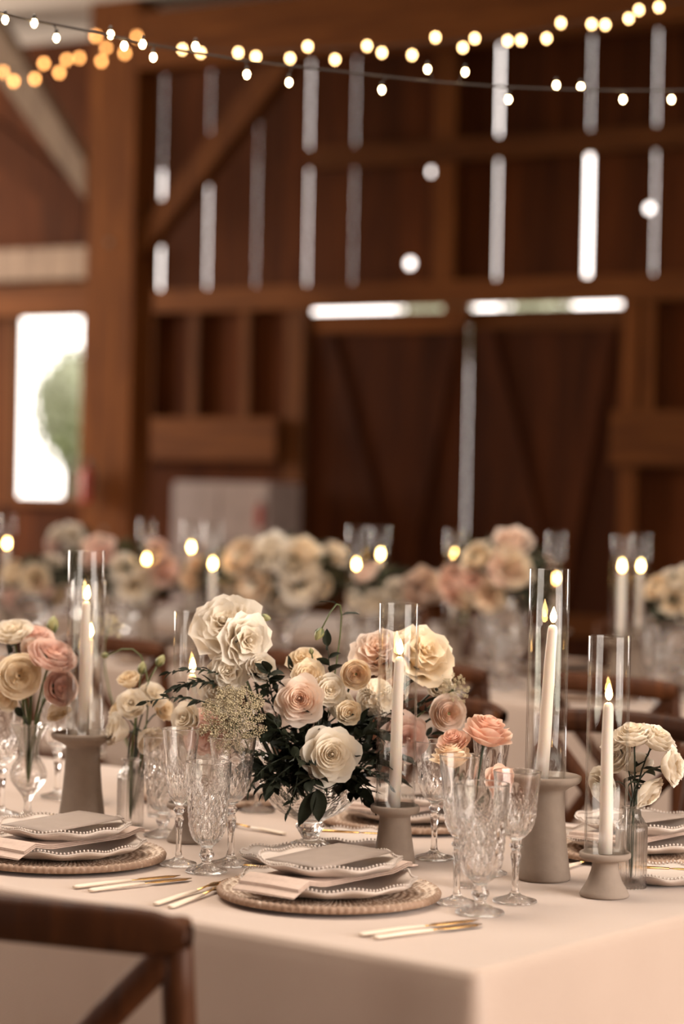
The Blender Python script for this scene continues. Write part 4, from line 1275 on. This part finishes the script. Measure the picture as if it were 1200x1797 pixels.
# lace flower umbel
def lace(label, u, v, dist, wpx, face, stem_to, n=72, m='lace_floret', seed=5):
    r = random.Random(seed); pos = at_d(u, v, dist); R = wpx / 2 / PXM(dist); st = Vector(stem_to)
    t = thing('lace_flower', label, 'flower', st)
    M = Matrix.Translation(pos - st) @ align(face, 0) @ Matrix.Scale(R, 4)
    fl = MB(); rays = MB(); dot = MB().lathe([(0, -.024), (.028, -.006), (.021, .018), (0, .024)], 5)
    for i in range(n):
        q = math.sqrt((i + .5) / n); ph = i * 2.39996 + r.uniform(-.2, .2)
        c = Vector((q * math.cos(ph), q * math.sin(ph), .28 * (1 - q * q) + r.uniform(-.05, .05)))
        rays.tube([(0, 0, -.45), tuple(c * .6 + Vector((0, 0, -.16))), tuple(c - Vector((0, 0, .03)))], .009, 4, False)
        for k in range(17):
            a = k * 2.39996; w = .135 * math.sqrt((k + .5) / 17)
            d = c + Vector((w * math.cos(a), w * math.sin(a), r.uniform(-.03, .05)))
            fl.merge(dot, Matrix.Translation(d) @ Matrix.Scale(r.uniform(.7, 1.3), 4))
    h = tag(link('florets', fl, m, t, mw=M), kind='stuff')
    tag(link('rays', rays, 'stem_green', h), kind='stuff')
    fz = Vector(face).normalized(); b0 = pos - st - fz * R * .45
    link('stem', MB().tube(bez(b0, b0 - fz * b0.length * .4, (0, 0, 0), 8), .0016, 6), 'stem_green', t)
lace('greenish cream lace flower umbel at the left of the central flowers', 408, 1262, D0c - .10, 118, (-.12, -1, .42), bowl(-.03, -.02))
lace('small greenish cream cluster flower at the right of the central flowers', 800, 1208, D0c + .0, 56, (.5, -.8, .4), bowl(.03, 0), 26, 'lace_floret', 8)
bud('yellow-green closed bud on a tall stem above the central flowers', 560, 1112, D0c - .03, 18, (-.3, -.2, -.6), bowl(0, 0), bend=(.02, 0, .06), leaves=2)
bud('small drooping green bud on a curved stem right of the frilled bloom', 465, 1084, D0c + .02, 15, (.6, -.2, -.1), bowl(-.01, 0), bend=(-.02, 0, .06), leaves=0)
bud('tiny green bud beside the tall closed bud', 546, 1143, D0c - .03, 9, (-.2, -.2, .9), bowl(0, 0), leaves=0)

# foliage of the arrangement
gf = 'dark leaf sprigs in the compote'
tgt = [(470, 1225, -.03), (480, 1265, -.10), (505, 1290, -.12), (520, 1330, -.14), (560, 1290, -.08), (455, 1320, -.12), (440, 1355, -.10), (480, 1380, -.13), (640, 1290, -.09), (660, 1340, -.10), (640, 1380, -.10),
       (690, 1365, -.05), (600, 1270, -.06), (500, 1215, -.06), (480, 1180, -.03), (720, 1200, .01), (745, 1235, .0), (755, 1290, .02), (540, 1260, -.07), (620, 1310, -.07), (490, 1340, -.10), (545, 1370, -.13), (700, 1240, .0), (510, 1180, -.01), (650, 1260, -.03), (585, 1240, -.02)]
def where_in(u, v):
    return ('upper' if v < 1240 else ('lower' if v > 1325 else 'middle')) + ' ' + ('left' if u < 500 else ('right' if u > 630 else 'centre'))
tgt += [(u + rnd.uniform(-24, 24), v + rnd.uniform(-12, 22), dd + .03) for u, v, dd in tgt if v > 1215]
for i, (u, v, dd) in enumerate(tgt):
    e = at_d(u, v, D0c + dd); c = bowl(rnd.uniform(-.03, .03), rnd.uniform(-.03, .03), .02)
    sprig('dark green leafy sprig at the %s of the central flowers' % where_in(u, v), c, (c + e) / 2 + Vector((0, 0, .03)), e, 11, .038 if i % 3 else .05, 'ruscus' if i % 3 else 'broad', 'leaf_dark', gf)
for i, (a, b_) in enumerate((((545, 1330), (628, 1385)), ((600, 1250), (500, 1330)), ((530, 1290), (455, 1290)), ((640, 1320), (700, 1330)), ((560, 1260), (560, 1340)), ((620, 1280), (665, 1290)), ((480, 1240), (470, 1180)))):
    c = at_d(a[0], a[1], D0c - .02); e = at_d(b_[0], b_[1], D0c - .075)
    sprig('broad dark leaves at the %s of the central flowers' % where_in(*b_), c, (c + e) / 2, e, 12, .046, 'broad', 'leaf_dark', gf)
c = at_d(520, 1375, D0c - .09)
t = thing('leaf_sprig', 'two large dark leaves hanging over the front of the crystal bowl', 'foliage', c)
link('stem', MB().tube([(0, 0, 0), (.012, -.01, -.005), (.02, -.015, -.015)], .0015, 6), 'stem_dark', t)
add_leaf(t, at_d(553, 1388, D0c - .105) - c, Vector((-.45, -.05, -.95)), .066, 'ruscus', 'leaf_dark', (-.15, -1, .1))
add_leaf(t, at_d(556, 1384, D0c - .108) - c, Vector((.12, -.05, -.95)), .056, 'broad', 'leaf_dark', (.25, -1, .1))
for lab, a, mid, b_ in (('thin sprig of small dark leaves drooping over the left of the bowl', (515, 1340), (480, 1365), (462, 1392)), ('thin sprig of small dark leaves hanging before the bowl', (525, 1345), (520, 1385), (505, 1425)),
                   ('thin sprig of small leaves at the right rim of the bowl', (620, 1345), (660, 1350), (688, 1382)), ('dark trailing sprig left of the bowl under the lace flower', (500, 1330), (450, 1345), (438, 1388))):
    sprig(lab, at_d(*a, D0c - .10), at_d(*mid, D0c - .125), at_d(*b_, D0c - .12), 8, .021, 'ruscus', 'leaf_dark', roll=.9)
for lab, a, mid, b_ in (('upper ruscus branch of small dark leaves reaching left toward the candle', (420, 1195), (360, 1165), (298, 1180)), ('middle ruscus branch of small dark leaves reaching left', (410, 1215), (345, 1180), (300, 1212)),
                   ('lower ruscus branch of small dark leaves reaching far left', (400, 1250), (330, 1210), (258, 1232)), ('short ruscus branch behind the candle glass on the left', (400, 1205), (350, 1188), (320, 1205))):
    sprig(lab, at_d(*a, D0c - .04), at_d(*mid, D0c - .07), at_d(*b_, D0c - .05), 13, .026, 'ruscus', 'leaf_dark', roll=.8)
sprig('broad green leaf sprig beside the tall closed bud', at_d(580, 1200, D0c - .02), at_d(578, 1170, D0c - .03), at_d(575, 1135, D0c - .03), 4, .038, 'broad', 'leaf_dark')

# ---------------- peach roses in the hidden vase
vr = Vector((V_ROSE.x, V_ROSE.y, TABLE_Z + .02))
dv = V_ROSE.y
fl_('rose', 'large peach rose standing right of the candle, seen from the side', 'rose', 'rose', 856, 1282, dv, 88, (.25, -.25, 1), 'petal_peach', vr, sm='stem_dark', bend=(0, 0, -.05))
fl_('rose', 'small peach rose left of the large peach rose', 'rose', 'rose', 795, 1299, dv - .01, 56, (-.2, -.5, .8), 'petal_peach', vr, sm='stem_dark')
fl_('rose', 'wide peach rose just above the rim of the front flute', 'rose', 'rose', 793, 1326, dv - .02, 74, (-.1, -.15, 1), 'petal_apricot', vr, sm='stem_dark')
fl_('rose', 'peach rose low behind the front wine glass', 'rose', 'rose', 878, 1368, dv + .04, 52, (.3, -.8, .3), 'petal_peach', vr, sm='stem_dark')

# ---------------- bottle vase on the right: white carnations
v1 = Vector((V_RIGHT.x, V_RIGHT.y, TABLE_Z + .015)); d1 = V_RIGHT.y
for lab, u, v, dd, px, fc_ in (('topmost white carnation in the right bottle vase', 1112, 1288, 0, 62, (-.1, -.3, 1)), ('white carnation at the upper right of the right bottle vase', 1152, 1294, .01, 64, (.4, -.3, .9)),
        ('white carnation at the far right, turned sideways', 1182, 1345, -.02, 62, (1, -.4, .1)), ('white carnation hanging low left behind the short candle', 1056, 1378, .02, 62, (-.9, -.5, -.2)),
        ('white carnation turned away at the lower right of the bunch', 1140, 1392, -.02, 56, (.6, -.3, -.5)), ('small white carnation behind the short candle glass', 1083, 1330, .03, 52, (-.6, -.5, .5)),
        ('white carnation in the middle behind the green stems', 1115, 1340, .04, 54, (.1, .6, .7)), ('white carnation at the upper left behind the glass', 1080, 1300, .02, 48, (-.5, -.3, .8))):
    fl_('carnation', lab, 'carnation', 'spray', u, v, d1 + dd, px * 1.06, fc_, 'petal_white', v1, sm='stem_dark', leaves=1, sr=.0014)
# ---------------- bottle vase on the left: white lisianthus
v2 = Vector((V_LEFT.x, V_LEFT.y, TABLE_Z + .015)); d2 = V_LEFT.y
for lab, u, v, dd, px, fc_ in (('round white lisianthus at the front of the left bottle vase', 231, 1236, -.03, 52, (-.1, -1, .4)), ('white lisianthus to the right of the round one', 268, 1220, .0, 50, (.4, -.6, .6)),
        ('cream lisianthus at the top of the left bottle vase', 226, 1192, .01, 42, (-.2, -.4, .9)), ('white lisianthus turned left in the left bottle vase', 203, 1280, -.01, 58, (-1, -.4, .2)),
        ('white lisianthus hanging low right in the left bottle vase', 262, 1298, -.01, 54, (.6, -.5, -.5)), ('small cream bloom at the back of the left bottle vase', 205, 1245, .03, 36, (-.7, -.2, .5)),
        ('cream bloom among the ruscus leaves right of the left vase', 288, 1246, .02, 40, (.6, -.6, .3))):
    fl_('lisianthus', lab, 'lisianthus', 'lisianthus', u, v, d2 + dd, px, fc_, 'petal_white' if 'white' in lab else 'petal_ivory', v2, sm='stem_dark', leaves=0, sr=.0016)
bud('left one of two slim green buds above the left bottle vase', 249, 1173, d2, 17, (.15, 0, 1), v2, leaves=0)
bud('right one of two slim green buds above the left bottle vase', 281, 1160, d2, 17, (.6, 0, 1), v2, leaves=0)
bud('drooping green bud left of the left bottle vase', 184, 1150, d2 + .05, 12, (-.8, 0, -.1), v2, bend=(0, 0, .06), leaves=0)
for i, (u0, u1) in enumerate(((282, 262), (290, 306))):
    sprig(('left', 'right')[i] + ' thin green stem in the blurred vase behind the flute', Vector((V_BACK.x, V_BACK.y, TABLE_Z + .015)), at_d(u0, 1360, V_BACK.y), at_d(u1, 1305, V_BACK.y), 2, .03, 'slim', 'leaf_dark', sr=.0016)
# ---------------- footed vase at the left edge: pink ranunculus
v3 = Vector((V_FOOT.x, V_FOOT.y, TABLE_Z + .07)); d3 = V_FOOT.y
for lab, u, v, dd, px, fc_, m, kd in (('large pink ranunculus beside the left tall candle', 92, 1152, -.03, 82, (.35, -.5, .8), 'petal_pink', 'ranunculus'), ('pink ranunculus low beside the left tall candle', 106, 1207, -.01, 64, (.6, -.8, .1), 'petal_pink', 'ranunculus'),
        ('large cream bloom with yellow heart at the left edge', 34, 1186, -.04, 76, (.1, -1, .1), 'petal_ivory', 'ranunculus'), ('white frilled bloom at the upper left edge', 22, 1108, 0, 64, (-.1, -.5, .8), 'petal_white', 'spray'),
        ('pink bloom above the large pink ranunculus', 62, 1116, .03, 60, (.1, -.4, .9), 'petal_pink', 'spray'), ('cream tulip-like bloom hanging behind the left candle glass', 101, 1250, .0, 44, (.5, -.4, -.8), 'petal_ivory', 'lisianthus'),
        ('pale pink bloom cut by the left edge', 4, 1182, -.01, 56, (-.6, -.8, .2), 'petal_blush', 'ranunculus'), ('cream bloom low at the left edge', 12, 1222, .0, 50, (-.4, -.8, -.3), 'petal_ivory', 'lisianthus'), ('small blush bloom between the left blooms', 55, 1136, -.01, 34, (.1, -.8, .5), 'petal_blush', 'spray')):
    fl_(kd if kd != 'spray' else 'carnation', lab, 'flower', kd, u, v, d3 + dd, px, fc_, m, v3, sm='stem_green', leaves=0, sr=.0022)
sprig('dark leaves among the flowers at the left edge', v3 + Vector((0, 0, .1)), at_d(10, 1170, d3 + .02), at_d(15, 1135, d3 + .03), 8, .035, 'broad', 'leaf_dark')
sprig('dark leaf sprig low at the left edge under the cream bloom', v3 + Vector((0, 0, .1)), at_d(30, 1240, d3 + .03), at_d(2, 1235, d3 + .03), 7, .032, 'broad', 'leaf_dark')
bud('large green bud between the pink flowers and the left candle', 92, 1098, d3 + .08, 24, (.1, 0, 1), v3, leaves=0)
lace('blurred greenish flower spike right of the left candle glass', 192, 1100, d3 + .5, 56, (.3, -.6, .7), tab(1.5, .95, TABLE_Z + .05), 26, 'lace_floret', 12)

# ================================================================== MIDDLE AND FAR TABLES
def low_bloom(kind):
    K = KINDS[kind]; b = MB(); r = random.Random(3)
    for i, (R, H, W, c, n) in enumerate(K['inner'][-2:] + K['outer']):
        for j in range(n):
            b.merge(petal_shape(R, H, W, c, K['k'], K['kp'], K['ruf'], K['base'], j, 4, 4), Matrix.Rotation(i * 1.1 + 2 * PI * j / n, 4, 'Z'))
    return b
FOLI = leaf_quads(260, 1.0, .24, 21).mesh('foliage'); FOLI.materials.append(MATS['leaf_far'])
BOWLF = MB().lathe([(0, 0), (.05, 0), (.015, .03), (.03, .05), (.08, .08), (.09, .12), (.086, .12), (.07, .085), (0, .06)], 24).mesh('bowl_far')
def arrangement(cu, cv, dist, wpx, hpx, n, where, cols, seed, zt=TABLE_Z, sizes=(36, 62)):
    r = random.Random(seed)
    c = at_d(cu, cv, dist); rx, rz_ = wpx / 2 / PXM(dist), hpx / 2 / PXM(dist)
    f = tag(link('leafy_foliage', FOLI, None, None, loc=c, scale=(rx * 1.02, rx * .62, rz_ * 1.0)), 'blurred dark foliage in the ' + where, 'foliage', kind='stuff')
    tag(link('glass_bowl', BOWLF, 'crystal', None, loc=(c.x, c.y, zt + .001), scale=(1, 1, max(.4, (c.z - rz_ * .5 - zt) / .12))), 'blurred glass bowl holding the ' + where, 'bowl')
    for i in range(n):
        for _ in range(20):
            x, z = r.uniform(-1, 1), r.uniform(-.9, 1)
            if x * x + z * z < 1: break
        y = -math.sqrt(max(0, 1 - x * x - z * z))
        if r.random() < .25: y = -y
        p = c + Vector((x * rx, y * rx * .55, z * rz_))
        col = r.choice(cols); kd = r.choice(('rose', 'garden', 'ranunculus', 'spray'))
        o = link('rose' if kd == 'rose' else 'bloom', cached((kd + '_low',), lambda kd=kd: low_bloom(kd), col), None, None, mw=Matrix.Translation(p) @ align((x + r.uniform(-.3, .3), y * .8 - .3, z + .2), r.uniform(0, 6)) @ Matrix.Scale(r.uniform(*sizes) / 2 / PXM(dist) * 1.05, 4))
        cn = {'petal_white': 'white', 'petal_ivory': 'cream', 'petal_blush': 'blush', 'petal_peach': 'peach', 'petal_pink': 'pink', 'petal_apricot': 'apricot'}[col]
        tag(o, 'blurred %s bloom at the %s %s of the %s' % (cn, 'top' if z > .35 else ('bottom' if z < -.35 else 'middle'), 'left' if x < -.33 else ('right' if x > .33 else 'centre'), where), 'flower', 'blooms of the ' + where)
WI = ['petal_white', 'petal_ivory', 'petal_ivory']
def d2mid(u, e=.64):
    # depth of the middle table's centre line at pixel column u
    k = (u - 600) / F; p = tab2(0, e)
    t = (p.x - k * p.y) / (k * E1.y - E1.x)
    return p.y + E1.y * t
arrangement(885, 1010, d2mid(885), 200, 130, 14, 'arrangement behind the tallest candle', ['petal_white', 'petal_ivory', 'petal_blush', 'petal_peach', 'petal_apricot'], 31, sizes=(44, 74))
arrangement(690, 1035, d2mid(690), 160, 80, 13, 'arrangement behind the front candle', ['petal_white', 'petal_ivory', 'petal_blush'], 32, sizes=(44, 70))
arrangement(500, 1000, d2mid(500), 240, 125, 15, 'large arrangement above the central flowers', ['petal_white', 'petal_ivory', 'petal_white', 'petal_apricot'], 33, sizes=(48, 80))
arrangement(215, 1005, d2mid(215), 220, 115, 14, 'arrangement behind the left candle', ['petal_white', 'petal_ivory', 'petal_pink', 'petal_apricot'], 34, sizes=(40, 64))
arrangement(1195, 1060, d2mid(1195), 120, 120, 10, 'arrangement cut by the right edge', ['petal_white', 'petal_ivory'], 35, sizes=(48, 70))
arrangement(60, 1020, d2mid(60), 110, 90, 9, 'arrangement cut by the left edge', ['petal_pink', 'petal_ivory', 'petal_white'], 36, sizes=(34, 56))
arrangement(390, 1010, d2mid(390) + .1, 120, 90, 9, 'arrangement below the white cabinet', ['petal_ivory', 'petal_apricot', 'petal_white'], 37, sizes=(36, 60))
arrangement(125, 948, 10.9, 90, 60, 7, 'farthest arrangement below the window', ['petal_white', 'petal_pink'], 38, sizes=(24, 44))
# candles on the middle table: u, flame v, glass top v
for i, (u, v) in enumerate(((12, 955), (257, 983), (335, 962), (373, 991), (625, 992), (667, 974), (797, 976), (1091, 995), (1124, 995), (975, 992))):
    e = (.64, .62, .66, .40, .60, .74, .76, .52, .80, .82)[i]
    d = d2mid(u, e); b_ = at_d(u, v, d); top = b_.z - TABLE_Z
    kind = 'tall' if top > .34 else ('medium' if top > .28 else 'small')
    hc = top - HOLD[kind][1] - .015
    if i == 9: hc = .16
    w = ('at the left edge', 'left of the white cabinet', 'below the white cabinet, higher one', 'below the white cabinet, lower one', 'left of the front candle glass, lower one', 'left of the front candle glass, higher one', 'below the gap of the barn doors', 'of the right pair, left one', 'of the right pair, right one', 'behind the tallest candle')[i]
    candle_set(Vector((b_.x, b_.y, 0)), kind, max(.1, hc), ('blurred candle holder on the middle table ' + w, 'blurred glass cylinder on the middle table ' + w, 'blurred lit candle on the middle table ' + w), flame_sc=1.25)
# plates and glasses on the middle table
PLF = MB().lathe([(0, 0), (.08, 0), (.13, .016), (.131, .018), (.08, .006), (0, .005)], 32).mesh('plate_far')
for side, e, rot in (('near', .26, 0), ('far', 1.02, PI)):
    gname = 'settings along the %s side of the middle table' % side
    for n_, t_ in enumerate([.45 + .58 * k for k in range(7)]):
        p = tab2(t_, e)
        tag(link('charger_plate', CHF, 'rattan', None, loc=(p.x, p.y, TABLE_Z + .001)), ORD[n_] + ' woven charger from the right along the %s side of the middle table' % side, 'charger', gname)
        tag(link('dinner_plate', PLF, 'plate_ceramic', None, loc=(p.x, p.y, TABLE_Z + .0128)), ORD[n_] + ' pale plate from the right along the %s side of the middle table' % side, 'plate', gname)
        tag(link('napkin', NAP, 'napkin_linen', None, loc=(p.x, p.y, TABLE_Z + .0128), rot=(0, 0, TAB_RZ + rot), scale=(.9, .9, 1)), ORD[n_] + ' folded napkin from the right along the %s side of the middle table' % side, 'napkin', gname)
        sg = 1 if side == 'near' else -1
        for kd, dt, de in (('goblet', -.23, .07), ('flute', -.155, .12), ('wine', -.21, .18)):
            q = tab2(t_ + sg * dt, e + sg * de)
            put_glass(kd, q, ORD[n_] + ' crystal %s from the right along the %s side of the middle table' % (CATS[kd], side), gname, True)

# ================================================================== STRING LIGHTS
def string(label, path, dists, bulbs, m, size, hang, cable_r=.0024, socket=True):
    # path: pixels of the cable with a distance each; bulbs: pixels of the lamps
    pts = [at_d(u, v, d) for (u, v), d in zip(path, dists)]
    t = thing('string_lights', label, 'string lights', pts[0])
    o0 = pts[0]
    fine = []
    for i in range(len(pts) - 1):
        p0, p1, p2, p3 = pts[max(i - 1, 0)], pts[i], pts[i + 1], pts[min(i + 2, len(pts) - 1)]
        for k in range(6):
            s_ = k / 6
            fine.append(.5 * ((2 * p1) + (p2 - p0) * s_ + (2 * p0 - 5 * p1 + 4 * p2 - p3) * s_ * s_ + (3 * p1 - p0 - 3 * p2 + p3) * s_ ** 3) - o0)
    fine.append(pts[-1] - o0)
    link('cable', MB().tube(fine, cable_r, 6), 'cable', t)
    us = [project(q + o0)[0] for q in fine]
    bm = MB().lathe([(0, -size * 1.5), (size * .6, -size * 1.2), (size, -size * .3), (size * .95, size * .3), (size * .6, size), (0, size * 1.1)], 12).mesh('bulb_glow'); bm.materials.append(MATS[m])
    sm_ = MB().lathe([(0, size), (size * .6, size), (size * .6, size * 2.2), (size * .25, size * 2.6), (0, size * 2.6)], 8).mesh('bulb_socket'); sm_.materials.append(MATS['socket'])
    for (u, v) in bulbs:
        j = min(range(len(us)), key=lambda k: abs(us[k] - u))
        base = fine[j] + o0
        p = at_d(u, v, base.y)
        b = link('bulb', bm, None, t, loc=p - o0)
        if socket:
            s_ = link('socket', sm_, None, b)
            c = base - p
            if c.length > size * 2.8:
                link('lead_wire', MB().tube([(0, 0, size * 2.4), tuple(c)], cable_r * .6, 5), 'cable', b)
    return t
p1 = [(-60, 12), (0, 22), (50, 35), (105, 45), (200, 64), (260, 77), (330, 90), (430, 106), (530, 118), (640, 130), (760, 143), (900, 153), (1050, 158), (1200, 158), (1320, 155)]
d1_ = [3.95 + 1.35 * i / 14 for i in range(15)]
string('nearest string of small white bulbs on a dark cable across the top', p1, d1_, [(9, 34), (60, 40), (99, 66), (194, 60), (218, 80), (250, 77), (269, 100), (343, 81), (433, 130), (507, 144), (670, 157), (750, 121), (816, 126), (892, 174), (976, 149), (1019, 152), (1093, 174), (1178, 174)], 'bulb_near', .0062, True)
p2 = [(250, 80), (340, 86), (430, 90), (520, 88), (600, 84), (700, 80), (800, 72), (900, 60), (1000, 42), (1100, 24), (1200, 0), (1300, -25)]
string('second blurred string of round warm bulbs along the big beam', p2, [7.6 + .04 * i for i in range(12)], [(320, 86), (352, 92), (418, 92), (449, 99), (509, 102), (540, 81), (588, 104), (644, 80), (670, 92), (723, 96), (764, 65), (812, 83), (833, 67), (891, 71), (914, 70), (959, 67), (984, 40), (1038, 42), (1062, 43), (1103, 32), (1121, 17), (1156, 12)], 'bulb_mid', .0085, True, .002)
p3 = [(-80, 160), (0, 128), (60, 120), (120, 108), (180, 84), (240, 62), (262, 50)]
string('third blurred string of orange bulbs in the upper left corner', p3, [11.5, 12.0, 12.3, 12.6, 13.0, 13.4, 13.6], [(6, 126), (24, 142), (61, 138), (77, 111), (104, 127), (117, 105), (139, 101), (178, 107), (186, 83), (168, 63), (219, 93), (240, 64)], 'bulb_far', .0125, True, .003)
